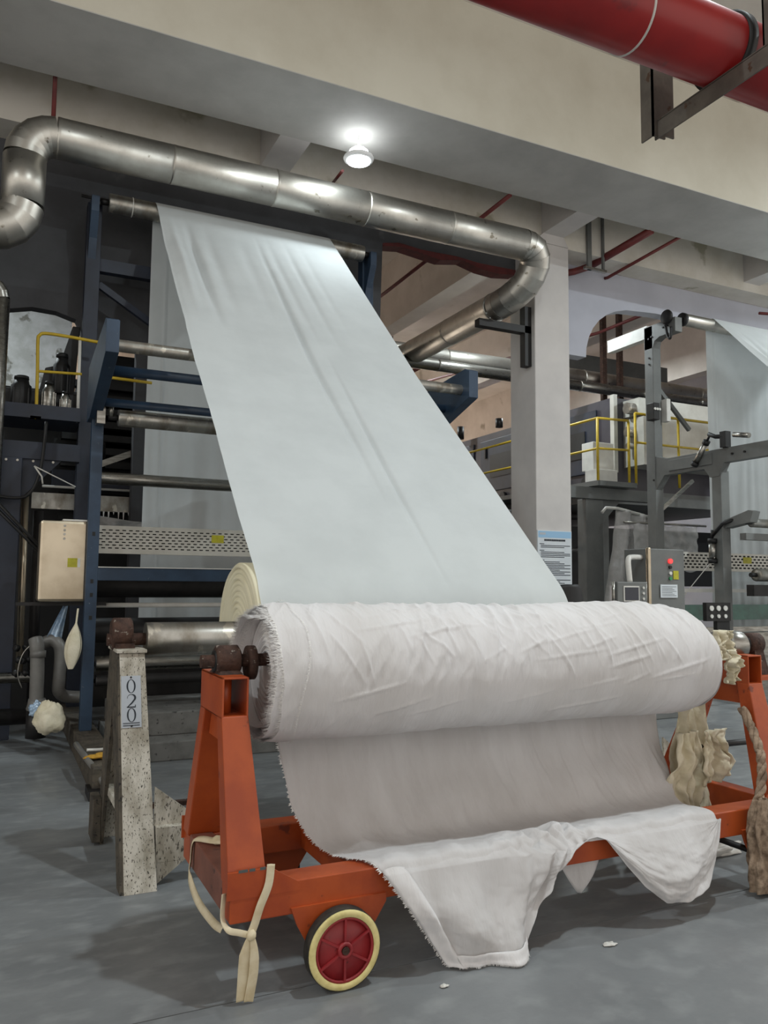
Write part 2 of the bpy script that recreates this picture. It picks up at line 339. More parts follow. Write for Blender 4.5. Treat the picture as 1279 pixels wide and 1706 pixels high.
def wheel(x, yf, z, r, out):
    # out = -1: shows its face to -Y
    w_ = MB().lathe([(0, r*.78), (0, r), (.05, r), (.05, r*.78)], (x, yf, z), (0, 1, 0), 48, ring=True).build('wheel', 'tyre_black', cart)
    ys = yf if out < 0 else yf+.05
    d = -1 if out < 0 else 1
    pr = [(0, r*.80), (.004, r*.82), (.004, r*.985), (0, r*1.0)]
    MB().lathe([(-.001, r*.80), (.005, r*.81), (.005, r*.95), (-.001, r*.995)], (x, ys, z), (0, d, 0), 48, ring=True).build('tyre_face', 'tyre_cream', w_)
    MB().lathe([(-.04, r*.8), (-.006, r*.8), (-.006, .03), (-.004, .005)], (x, ys, z), (0, d, 0), 40).build('disc', 'wheel_red', w_)
    MB().lathe([(-.01, r*.80), (.003, r*.80), (.003, r*.74), (-.008, r*.73)], (x, ys, z), (0, d, 0), 40, ring=True).build('rim', 'wheel_red', w_)
    for k in range(6):
        a = 2*PI*k/6+.52
        p0 = V((x+math.cos(a)*.028, ys-.003*-d*0-.004*-d*0, z+math.sin(a)*.028)); p1 = V((x+math.cos(a)*r*.76, ys, z+math.sin(a)*r*.76))
        MB().bar(p0, p1, .008, .010, (0, 1, 0)).build('spoke', 'wheel_red', w_)
    MB().lathe([(-.01, .03), (.008, .03), (.01, .026), (.01, .018), (.002, .016)], (x, ys, z), (0, d, 0), 28).build('hub', 'wheel_red', w_)
    MB().cyl((x, ys, z), (x, ys+.012*d, z), .014, seg=18).build('axle_end', 'rust', w_)
for x in (1.225, 3.57):
    wheel(x, 2.865, .146, .145, -1); wheel(x, 3.765, .146, .145, 1)
    for y0, y1 in ((2.93, 2.945), (3.735, 3.75)):
        MB().prism([(x-.19, .30), (x+.2, .30), (x+.2, .27), (x+.1, .12), (x-.1, .12), (x-.165, .235)], 'Y', y0, y1).build('wheel_bracket', 'orange_paint', cart)
    MB().cyl((x, 2.9, .146), (x, 3.78, .146), .016, seg=14).build('axle', 'dark_metal', cart)

# ================================================================== WHITE CLOTH ROLL ON THE CART
RY, RZ, RR = 3.28, 1.13, .283
wr = thing('cloth_roll', (2.3, RY, RZ-RR), 'thick roll of crumpled white cotton cloth lying across the orange cart', 'fabric roll')
XE = 3.37
_rc = random.Random(21); CRS = []
for _i in range(70):      # short diagonal pulls over the upper half
    _x = _rc.uniform(1.15, 3.2); _a = _rc.uniform(.15, 1.5); _l = _rc.uniform(.5, 1.0)
    CRS.append((_x, _a+_l*.5, _x+_rc.uniform(.04, .16), _a-_l*.5, _rc.uniform(.003, .0075)))
for _i in range(26):      # long shallow creases along the roll
    _x = _rc.uniform(1.2, 2.9); _a = _rc.uniform(-1.1, 1.1); _l = _rc.uniform(.15, .45)
    CRS.append((_x, _a-.05, _x+_l, _a+_rc.uniform(.05, .3), _rc.uniform(.003, .006)))
def roll_R(x, a):
    # a = angle, 0 = -Y, pi/2 = up
    r = RR
    up_ = max(0, math.sin(a))
    t = max(0, (x-3.0)/.37)
    r -= .035*up_*t**2.4 + .02*t**6
    r += .018*max(0, -math.sin(a))*max(0, (x-1.2)/2.4)
    r -= .012*max(0, (1.12-x)/.12)**2
    # creases: diagonal pulls along the circumference
    fd = min(1, (PI-abs(a))/.25)
    n1 = fbm((x*2.2+a*.4, a*.9, 1.3), 3)
    sl = x-.10*a*(1+.5*math.sin(x*1.7))
    n2 = noise.ridged_multi_fractal(V((sl*11, a*.75, 4.4)), 1.0, 2.1, 3, .9, 1.8)
    n3 = noise.ridged_multi_fractal(V((x*1.5+.35*a, a*5.0+x*.8, 9.1)), 1.0, 2.1, 2, .9, 1.8)
    msk = max(0, min(1, .55+.9*fbm((x*1.3, a*1.1, 6.0), 2)))
    up2 = .35+.65*max(0, math.sin(a+.5))
    n4 = max(0, n3-1.35)
    cz = 0
    for (cx0, ca0, cx1, ca1, am) in CRS:
        dx, da = cx1-cx0, ca1-ca0; L2 = dx*dx+.08*da*da
        tt = ((x-cx0)*dx+.08*(a-ca0)*da)/L2
        if -.05 < tt < 1.05:
            ex, ea = x-cx0-tt*dx, (a-ca0-tt*da)*.283
            d2 = (ex*ex+ea*ea)/.000055
            if d2 < 9: cz += am*math.exp(-d2)*math.sin(max(0, min(1, tt))*PI)**.6
    r += cz
    return r + fd*(.008*n1 + 0.019*up2*msk*(n2-1.0) + .022*n4*(1-msk*.5))
def left_edge(a, k):
    return .012*fbm((math.cos(a)*1.7+k*3.1, math.sin(a)*1.7, k*2.0), 3)
def rollsurf(u, v):
    a = 2*PI*v-PI; xl = 1.005+.03*math.cos(a-2.4)*-1*.6+left_edge(a, 0); xr = XE-.03*math.sin(a)
    x = lerp(xl, xr, u)
    # a distinct second-layer step in the cloth near the left end
    st = .006*(1/(1+math.exp(-(1.10-x+.02*math.sin(3*a))*220)))
    r = roll_R(x, a)+st
    return (x, RY-math.cos(a)*r, RZ+math.sin(a)*r)
MB().grid(430, 250, rollsurf).build('outer_wrap', 'muslin', wr)
# right end closure: bunched cloth
def rend(u, v):
    a = 2*PI*v-PI; x = XE-.03*math.sin(a)
    r = roll_R(XE, a)*(1-u)+.05*u
    return (x+.035*math.sin(u*PI)+.02*fbm((math.cos(a)*2, math.sin(a)*2, u*4))*u, RY-math.cos(a)*r, RZ+math.sin(a)*r)
MB().grid(12, 90, rend).build('roll_end', 'muslin', wr)
# inner layers sticking out at the left end
def layer(k, r, xo, a0, a1):
    def f(u, v):
        a = lerp(a0, a1, v); x = lerp(xo+left_edge(a, k)*1.3, 1.2, u)
        rr = r+.004*fbm((a*3, k, x*6))
        return (x, RY-math.cos(a)*rr, RZ+math.sin(a)*rr)
    return MB().grid(6, 120, f).build('inner_layer', 'muslin', wr)
LAY = [(1, .268, .985, 0, 2*PI), (2, .252, .965, .35*PI, 1.35*PI), (3, .236, .945, .4*PI, 1.2*PI), (4, .225, .985, 0, 2*PI)]
for q in LAY: layer(*q)
MB().lathe([(0, .06), (0, .30*.88), (.02, .26), (.02, .06)], (1.035, RY, RZ), (1,0,0), 40).build('wound_core_face', 'fringe', wr)
for k in range(8):
    r_ = .085+.022*k; MB().lathe([(.02, r_-.008), (-.004-.008*random.random(), r_-.002), (-.004, r_+.004), (.02, r_+.008)], (1.03, RY, RZ), (1,0,0), 48, ring=True).build('wound_layer', 'muslin', wr)
# frayed selvedge threads
fr = MB()
def fray(n, xf, rf, a0, a1, lmin, lmax):
    for i in range(n):
        a = lerp(a0, a1, (i+random.random())/n); x = xf(a); r = rf(a)
        L_ = random.uniform(lmin, lmax); da = random.uniform(-.05, .05); dr = random.uniform(-.008, .012)
        def pt(xx, aa, rr): return (xx, RY-math.cos(aa)*rr, RZ+math.sin(aa)*rr)
        w_ = .006
        v = [fr.bm.verts.new(pt(x+.004, a-w_, r)), fr.bm.verts.new(pt(x+.004, a+w_, r)), fr.bm.verts.new(pt(x-L_, a+da, r+dr))]
        fr.bm.faces.new(v)
fray(1100, lambda a: 1.005-.018*math.cos(a-2.4)+left_edge(a, 0), lambda a: roll_R(1.01, a)+.006, -PI, PI, .008, .03)
for (k, r, xo, a0, a1) in LAY[:4]:
    fray(600, lambda a, k=k, xo=xo: xo+left_edge(a, k)*1.3, lambda a, r=r: r, a0, a1, .008, .032)
fray(500, lambda a: 1.10+.02*math.sin(3*a)+.005, lambda a: roll_R(1.1, a)+.008, -PI, PI, .004, .012)
fo = fr.build('frayed_threads', 'fringe', wr); fo['kind'] = 'stuff'
MB().cyl((.755, RY, 1.18), (3.98, RY, 1.18), .026, seg=24).build('shaft', 'rust', wr)
MB().lathe([(0, .03), (0, .07), (.03, .07), (.03, .03)], (.945, RY, 1.17), (1,0,0), 28).build('shaft_flange', 'rust', wr)
MB().lathe([(0, .03), (.0, .075), (.01, .083), (.11, .083), (.12, .075), (.12, .03)], (3.68, RY, 1.17), (1,0,0), 32).build('core_end', 'steel', wr)
# hanging tail: from the back of the roll, forward over the front rail, down to the floor
ZE = [(0, .012), (.10, .008), (.24, .006), (.335, .008), (.36, .10), (.40, .20), (.44, .28), (.50, .345), (.545, .385), (.575, .40), (.60, .385), (.64, .29), (.69, .18), (.75, .10), (.82, .085), (.90, .13), (.95, .22), (.98, .31), (1.0, .39)]
_rs = random.Random(5); STK = []
for _i in range(60):
    _s = _rs.uniform(0, .45); STK.append((_rs.uniform(1.15, 3.3), _rs.uniform(-.12, .22), _s, _s+_rs.uniform(.15, .45), _rs.uniform(.005, .013)))
def tail(u, v):
    ze = interp(ZE, u)
    sag = .03*math.sin(u*PI)
    P = [(3.52, .95), (3.49, .79), (3.44, .64), (3.36-.02*u, .52), (3.25, .435-sag), (3.13, .40-.4*sag), (3.04, .407), (2.98, .412), (2.935, .406), (2.917, .38)]
    nb = .62
    if v < nb:
        t = v/nb*(len(P)-1); i = min(int(t), len(P)-2); f = t-i
        p0 = P[max(i-1, 0)]; p1 = P[i]; p2 = P[i+1]; p3 = P[min(i+2, len(P)-1)]
        cr = lambda a, b, c, d: .5*((2*b)+(-a+c)*f+(2*a-5*b+4*c-d)*f*f+(-a+3*b-3*c+d)*f**3)
        y, z = cr(p0[0], p1[0], p2[0], p3[0]), cr(p0[1], p1[1], p2[1], p3[1])
        w_ = v/nb
        xl = interp([(0, 1.14), (.3, 1.18), (.5, 1.25), (.75, 1.36), (1, 1.40)], w_); xr_ = interp([(0, 3.40), (.3, 3.32), (.55, 3.2), (1, 3.19)], w_)
        x = lerp(xl, xr_, u)
        g = noise.ridged_multi_fractal(V((x*7+z*1.2, z*1.3, 3.1)), 1.0, 2.0, 3, .9, 1.8)-1.0
        g2 = fbm((x*3.0-z*1.5, z*2.0, 8.0), 3)
        fold = (.013*g+.030*g2)*min(1, w_*4)
        for (sx, sl, s0, s1, am) in STK:
            if s0 < w_ < s1:
                q = (x-sx-sl*w_)/.009
                if abs(q) < 3: fold += am*math.exp(-q*q)*math.sin((w_-s0)/(s1-s0)*PI)
        y -= fold*(1 if w_ < .6 else max(0, (1-w_)/.4))
        # loose folds sweeping forward on to the rail
        lf = max(0, min(1, (w_-.45)/.3))
        z += lf*(.012*max(0, math.sin(x*24+w_*5+2*g2))+.008*max(0, g))
        bump_ = math.exp(-((u-.47)/.12)**2)*max(0, min(1, (w_-.6)/.2))
        z += bump_*(.022+.018*math.sin(u*120+fbm((u*14, v*6, 0))*4))
    else:
        t = (v-nb)/(1-nb)
        hang = max(0, .40-ze)
        z = lerp(.38, ze, t)
        sh = .255*max(0, 1-u/.35)
        x = 1.40+1.79*u+sh*t
        y = 2.90-.05*math.sin(t*PI*.5)*(hang/.4)
        if u < .56:
            # planar flap: broad diagonal folds, turned hem on its left edge
            fold = .030*math.sin(u*17-t*3.2+.8)+.016*math.sin(u*37+t*4.5)+.012*fbm((u*9, t*3, 5.5))
            y -= (fold+.03)*min(1, t*1.6)*min(1, hang*4)
            y -= .016*math.exp(-((u-.045)/.018)**2)*min(1, t*3)
            gth = math.exp(-((u-.41)/.075)**2)
            y -= gth*(.040+.020*math.sin(u*115+t*4+2*fbm((u*8, t*2, 1))))*(1-.35*t)
            x += .05*gth*(1-t)
        else:
            k = (u-.56)/.44
            belly = math.sin(min(1, max(0, k))*PI)
            y -= .085*belly*math.sin(t*PI*.62)+.004
            y -= .016*math.sin(t*9+k*5+1.5*fbm((u*6, t*3, 2)))*belly*t + .014*fbm((u*11, t*4, 7))*min(1, t*3)
            x += .02*math.sin(t*PI)*(.5-k)
        if z < .02: y -= .03*(1-z/.02)*t
    return (x, y, max(z, .004))
MB().grid(220, 150, tail).build('hanging_tail', 'muslin_sheer', wr, solid=.002)
def hem(u, v):
    p = V(tail(.055*u, lerp(.60, 1, v))); return (p.x, p.y-.007-.006*math.sin(u*PI), p.z+.002)
MB().grid(8, 60, hem).build('side_hem', 'muslin', wr, solid=.002)
def hem2(u, v):
    p = V(tail(.05+.29*u, lerp(.955, 1, v))); return (p.x, p.y-.007-.006*math.sin(v*PI), p.z+.002)
MB().grid(60, 6, hem2).build('bottom_hem', 'muslin', wr, solid=.002)
fz = MB()
for i in range(420):
    v = random.random(); p = V(tail(0.0, v)); q = V(tail(.004, v)); d = (p-q).normalized()
    e = V(tail(0.0, min(1, v+.004)))-V(tail(0.0, max(0, v-.004))); e = e.normalized()*.0025
    fz.bm.faces.new([fz.bm.verts.new(p-e), fz.bm.verts.new(p+e), fz.bm.verts.new(p+d*random.uniform(.005, .016)+V((0, -.002, random.uniform(-.006, .004))))])
for i in range(260):
    u = random.random()*.34; p = V(tail(u, 1.0)); fz.bm.faces.new([fz.bm.verts.new(p+V((-.002, 0, .002))), fz.bm.verts.new(p+V((.002, 0, .002))), fz.bm.verts.new(p+V((random.uniform(-.008, .008), random.uniform(-.014, 0), -.002)))])
fo = fz.build('frayed_hem', 'fringe', wr); fo['kind'] = 'stuff'

MB().grid(14, 12, lambda u, v: (2.30+.22*u, 3.0+.02*math.sin(u*6)-.02*v, .40-(.12+.16*(1-abs(2*u-1)))*v)).build('loose_corner', 'muslin_sheer', wr, solid=.002)
# knotted cloth strips on the left end of the cart
def ribbon(path, wd, name, m_, parent, nrm=(0,1,0), solid=.003):
    pts = [V(p) for p in path]; n = len(pts); mb = MB(); rows = []
    for i, p in enumerate(pts):
        t = (pts[min(i+1, n-1)]-pts[max(i-1, 0)]).normalized(); s = t.cross(V(nrm))
        s = s.normalized() if s.length > 1e-4 else V((1,0,0))
        ww = wd[i] if hasattr(wd, '__len__') else wd
        rows.append([mb.bm.verts.new(p-s*ww/2), mb.bm.verts.new(p+V(nrm)*.004), mb.bm.verts.new(p+s*ww/2)])
    for A, B_ in zip(rows, rows[1:]):
        for k in range(2): f = mb.bm.faces.new((A[k], A[k+1], B_[k+1], B_[k])); f.smooth = True
    return mb.build(name, m_, parent, solid=solid)
def smooth(pts, n=6):
    pts = [V(p) for p in pts]; out = []
    for i in range(len(pts)-1):
        p0 = pts[max(i-1, 0)]; p1 = pts[i]; p2 = pts[i+1]; p3 = pts[min(i+2, len(pts)-1)]
        for k in range(n):
            f = k/n; out.append(.5*((2*p1)+(-p0+p2)*f+(2*p0-5*p1+4*p2-p3)*f*f+(-p0+3*p1-3*p2+p3)*f**3))
    return out+[pts[-1]]
st = thing('cloth_strip', (.9, 2.92, .06), 'long cream cloth strip knotted round the front corner of the orange cart', 'cloth strip')
ribbon(smooth([(.955, 2.932, .47), (.945, 2.927, .40), (.915, 2.925, .33), (.895, 2.925, .27), (.88, 2.925, .235)]), .03, 'loop', 'cotton_tape', st)
ribbon(smooth([(.79, 2.96, .38), (.785, 2.955, .30), (.80, 2.93, .265), (.84, 2.925, .25), (.88, 2.925, .235)]), .022, 'loop', 'cotton_tape', st, nrm=(-.5, .8, 0))
MB().lathe([(-.02, .004), (-.012, .014), (0, .017), (.012, .014), (.02, .004)], (.883, 2.92, .236), (.3, 0, 1), 12).build('knot', 'cotton_tape', st)
pth = smooth([(.88, 2.922, .235), (.872, 2.92, .19), (.868, 2.922, .13), (.866, 2.924, .07), (.864, 2.926, .012)])
ribbon(pth, [.016+.045*min(1, i/8) for i in range(len(pth))], 'tail', 'cotton_tape', st)
pth = smooth([(.885, 2.918, .235), (.893, 2.914, .18), (.892, 2.914, .11), (.884, 2.918, .05), (.878, 2.922, .008)])
ribbon(pth, [.014+.02*min(1, i/8) for i in range(len(pth))], 'tail', 'cotton_tape', st)
st = thing('cloth_strip', (.8, 3.5, .2), 'cream cloth strip tied over the shaded left end bar of the cart', 'cloth strip')
ribbon(smooth([(.93, 3.36, .43), (.87, 3.42, .425), (.82, 3.50, .418), (.80, 3.52, .40), (.795, 3.53, .33), (.79, 3.52, .26), (.80, 3.40, .20), (.82, 3.22, .18), (.83, 3.12, .19)]), .03, 'loop', 'cotton_tape', st, nrm=(-.7, .3, .6))
MB().lathe([(-.024, .004), (-.014, .016), (0, .02), (.014, .016), (.024, .004)], (.88, 3.43, .425), (1, .5, 0), 12).build('knot', 'cotton_tape', st)

# cloths, rope and pole at the right end of the cart
def blob_cloth(name, c, sx, sy, sz, m_, parent, seed, amp=.25, nu=40, nv=28, ridge=6):
    def f(u, v):
        th = 2*PI*u; ph = PI*v; d = V((math.cos(th)*math.sin(ph), math.sin(th)*math.sin(ph), -math.cos(ph)))
        r = 1+amp*fbm((d.x*1.8+seed, d.y*1.8, d.z*1.2), 4)+.10*amp*math.sin(th*ridge+seed+2*d.z)
        return (c[0]+d.x*sx*r, c[1]+d.y*sy*r, max(.003, c[2]+d.z*sz*r))
    return MB().grid(nu, nv, f).build(name, m_, parent)
yc_ = thing('hanging_cloth', (3.55, 3.35, .2), 'cream crumpled cloth hanging from the right end of the white roll', 'cloth')
def hang(x0, x1, ztop, zbot, y, seed, wav=.03, taper=.1):
    def f(u, v):
        z = lerp(ztop, zbot, v)+(.03*fbm((u*2.5, seed, 0))+.02*u)*v
        xc = lerp(x0, x1, u); mid = (x0+x1)/2
        x = mid+(xc-mid)*(1-taper*math.sin(v*PI*1.3+seed))+.05*fbm((v*2.5, seed, u*1.5))
        yy = y+wav*.6*math.sin(u*21+seed+3*fbm((u*2, v*1.5, seed)))+.05*fbm((u*3, v*2, seed+3))
        return (x, yy, z)
    return MB().grid(40, 40, f)
hang(3.42, 3.70, .95, .20, 3.40, 1.0).build('drop', 'cream_cloth', yc_, solid=.003)
hang(3.28, 3.50, .72, .24, 3.28, 2.7, taper=.35).build('fold', 'cream_cloth', yc_, solid=.003)
hang(3.48, 3.68, .72, .44, 3.27, 4.1, taper=-.2).build('fold', 'cream_cloth', yc_, solid=.003)
bun = thing('cloth_bunch', (3.46, 3.1, 1.0), 'yellowish cloth wad stuffed into the right end of the white roll', 'cloth')
hang(3.41, 3.53, 1.27, 1.10, 3.10, 2.2, wav=.04, taper=.2).build('wad', 'cream_cloth', bun, solid=.004)
hang(3.45, 3.56, 1.17, .99, 3.07, 5.2, wav=.04, taper=.4).build('wad', 'cream_cloth', bun, solid=.004)
rope = thing('twisted_rag', (3.4, 2.9, 0), 'dirty brown twisted rag rope hanging over the right end of the cart', 'rag')
ax = smooth([(3.60, 3.10, .86), (3.62, 3.06, .76), (3.60, 3.0, .66), (3.58, 2.97, .58), (3.52, 2.93, .49), (3.47, 2.91, .43)], 8)
for ph in (0, 2.1, 4.2):
    pts = []; n = len(ax)
    for i, p in enumerate(ax):
        t = (ax[min(i+1, n-1)]-ax[max(i-1, 0)]).normalized(); u, w_ = MB().frame(t); a = ph+i*.42
        pts.append(p+(u*math.cos(a)+w_*math.sin(a))*.013)
    MB().tube(pts, .013, 8).build('strand', 'dirty_cloth', rope)
def bunch(u, v):
    th = 2*PI*u; z = lerp(.46, .02, v)
    r = (.04+.045*min(1, v*2.5)-.02*v)*(1+.32*math.sin(th*7+3*fbm((u*3, v*2, 0)))*.6+.35*fbm((math.cos(th)*1.5, math.sin(th)*1.5, v*3)))
    return (3.45+math.cos(th)*r*1.05, 2.875+math.sin(th)*r*.6, z)
MB().grid(70, 40, bunch).build('tassel', 'dirty_cloth', rope)
tag(MB().cyl((3.625, 3.42, .60), (4.95, 3.78, .50), .018, seg=16).build('steel_pole', 'dark_metal'), 'dark steel pole sticking out past the right end of the cart', 'pole')
sc = blob_cloth('cloth_scrap', (3.72, 3.40, .03), .17, .05, .035, 'white_plastic', None, 8.8, .6); tag(sc, 'white cloth scrap lying on the floor behind the right of the cart', 'cloth scrap')
for (x, y, s_, lb) in ((1.576, 2.738, .016, 'tiny white lint scrap on the floor below the drape'), (2.382, 2.757, .03, 'small white lint tuft on the floor right of the drape')):
    tag(blob_cloth('lint_scrap', (x, y, .006), s_, s_*.6, .005, 'white_plastic', None, x, .7, 16, 10), lb, 'lint')

# ================================================================== BIG CREAM BATCH ROLL + RUNNING WEB
BY, BZ, BR = 4.70, 1.178, .44
bt = thing('batch_roll', (2.35, BY, BZ-BR), 'large cream fabric batch roll winding up behind the white cloth roll', 'fabric roll')
MB().lathe([(0, .095), (0, BR-.006), (.006, BR), (2.10, BR), (2.106, BR-.006), (2.106, .095)], (1.295, BY, BZ), (1,0,0), 96).build('wound_fabric', 'batch_fabric', bt)
for i in range(9):
    r = .14+i*.034; e = .006+.010*random.random()
    mb = MB(); n = 72; ring = []
    for k in range(n):
        a = 2*PI*k/n; dx = .003*math.sin(a*2+i)
        ring.append([mb.bm.verts.new((1.298, BY+math.cos(a)*(r-.011), BZ+math.sin(a)*(r-.011))), mb.bm.verts.new((1.295-e+dx, BY+math.cos(a)*r, BZ+math.sin(a)*r)), mb.bm.verts.new((1.298, BY+math.cos(a)*(r+.013), BZ+math.sin(a)*(r+.013)))])
    for k in range(n):
        A = ring[k]; B_ = ring[(k+1) % n]
        for q in range(2): f = mb.bm.faces.new((A[q], A[q+1], B_[q+1], B_[q])); f.smooth = True
    mb.build('layer_ridge', 'batch_fabric', bt)
MB().cyl((.765, BY, BZ), (3.95, BY, BZ), .092, seg=40).build('core', 'worn_steel', bt)
MB().cyl((.56, BY, BZ), (.77, BY, BZ), .034, seg=20).build('journal', 'rust', bt)
MB().cyl((3.94, BY, BZ), (4.15, BY, BZ), .034, seg=20).build('journal', 'rust', bt)

def web_path(ty, tz, tr, ry, rz, by, bz, br, back=True):
    P = []
    if back:
        for k in range(40): P.append((ty+tr, lerp(.45, tz, k/40)))
    # wrap over the top roller
    d = V((ry-ty, rz-tz)); L_ = d.length
    a_end = math.atan2(d.x, -d.y)  # direction of normal on the upper-front side
    nrm = V((d.y, -d.x)).normalized()
    if nrm.y < 0: nrm = -nrm
    a1 = math.atan2(nrm.y, nrm.x)
    for k in range(13):
        a = lerp(0, a1, k/12); P.append((ty+math.cos(a)*tr, tz+math.sin(a)*tr))
    # contact over the guide roller
    rr = .05; p = (ry+nrm.x*rr, rz+nrm.y*rr)
    p0 = P[-1]
    for k in range(1, 60): P.append((lerp(p0[0], p[0], k/59), lerp(p0[1], p[1], k/59)))
    # tangent on the batch
    c = V((by, bz)); q = V(p); e = q-c; D = e.length; ba = math.atan2(e.y, e.x); off = math.acos(br/D)
    a0 = ba+off
    tp = (c.x+math.cos(a0)*br, c.y+math.sin(a0)*br)
    for k in range(1, 45): P.append((lerp(p[0], tp[0], k/44), lerp(p[1], tp[1], k/44)))
    for k in range(1, 22): a = a0+k/21*1.5; P.append((c.x+math.cos(a)*br, c.y+math.sin(a)*br))
    return P
def web(name, label, off, ty, tz, ry, rz, by, bz, br, xl, xr, m_='web_fabric'):
    P = web_path(ty, tz, .103, ry, rz, by, bz, br)
    iT = 52
    n = len(P); t = thing(name, (lerp(xl[0], xr[0], .5)+off, ty, .45), label, 'fabric sheet')
    def surf(i0, i1, nu):
        def f(u, v):
            k = v*(i1-i0)+i0; i = min(int(k), n-2); fr_ = k-i
            y = lerp(P[i][0], P[i+1][0], fr_); z = lerp(P[i][1], P[i+1][1], fr_)
            tx, tz_ = P[i+1][0]-P[i][0], P[i+1][1]-P[i][1]; l = math.hypot(tx, tz_) or 1
            ny, nz = tz_/l, -tx/l
            if k <= 40:
                a, b = xl[0], xr[0]; x = lerp(a, b, u)
                d = (.008*math.sin(x*31+3*fbm((x*2, k*.05, 1)))+.012*fbm((x*4, k*.03, 2)))*(1-k/40) + .02*math.exp(-((x-a-.17)/.012)**2)
                d *= min(1, (41-k)/8)
            else:
                s = max(0, (k-iT)/(n-1-iT)); a = interp(xl, s) if len(xl) > 1 and isinstance(xl[1], tuple) else lerp(xl[0], xl[1], s); b = lerp(xr[0], xr[1], s)
                if s > 0: a += .012*fbm((s*9, off, 0))
                x = lerp(a, b, u)
                ss = max(0, min(1, s*6))*(1 if s < .95 else 0)
                # long soft pulls that run down from the top roller
                d = 0
                for (u0, sl, wd, am, s0, s1) in ((.13, .06, .020, .030, .02, .42), (.05, .05, .02, -.02, .02, .4), (.22, .05, .03, .014, .02, .4), (.50, .02, .014, .022, .05, .75), (.56, .04, .02, .012, .05, .45), (.66, .03, .018, .014, .03, .45), (.75, .03, .02, .010, .03, .4), (.40, .02, .03, .008, .05, .4), (.60, -.02, .01, .014, .45, .85)):
                    e = (s-s0)/(s1-s0)
                    if 0 < e < 1: d += 1.7*am*math.sin(e*PI)*math.exp(-((u-u0-sl*s)/wd)**2)
                d = d*ss + .006*fbm((x*2.2, s*3, off+3))*ss
                # curled selvedge on the left
                d += .02*math.exp(-(u/.02)**2)*math.sin(min(1, s/.5)*PI)
            return (x+off, y-ny*d*-1*-1, z-nz*d*-1*-1)
        return MB().grid(nu, (i1-i0)+1, f)
    surf(0, iT, 120).build('back_drop', m_, t)
    surf(iT, n-1, 190).build('front_run', m_, t)
    return t
web('fabric_web', 'wide white fabric web running from the top roller down to the cream batch roll', 0, 8.9, 5.6, 6.55, 3.40, BY, BZ, BR+.011, (1.385, 1.30), (3.456, 3.405))

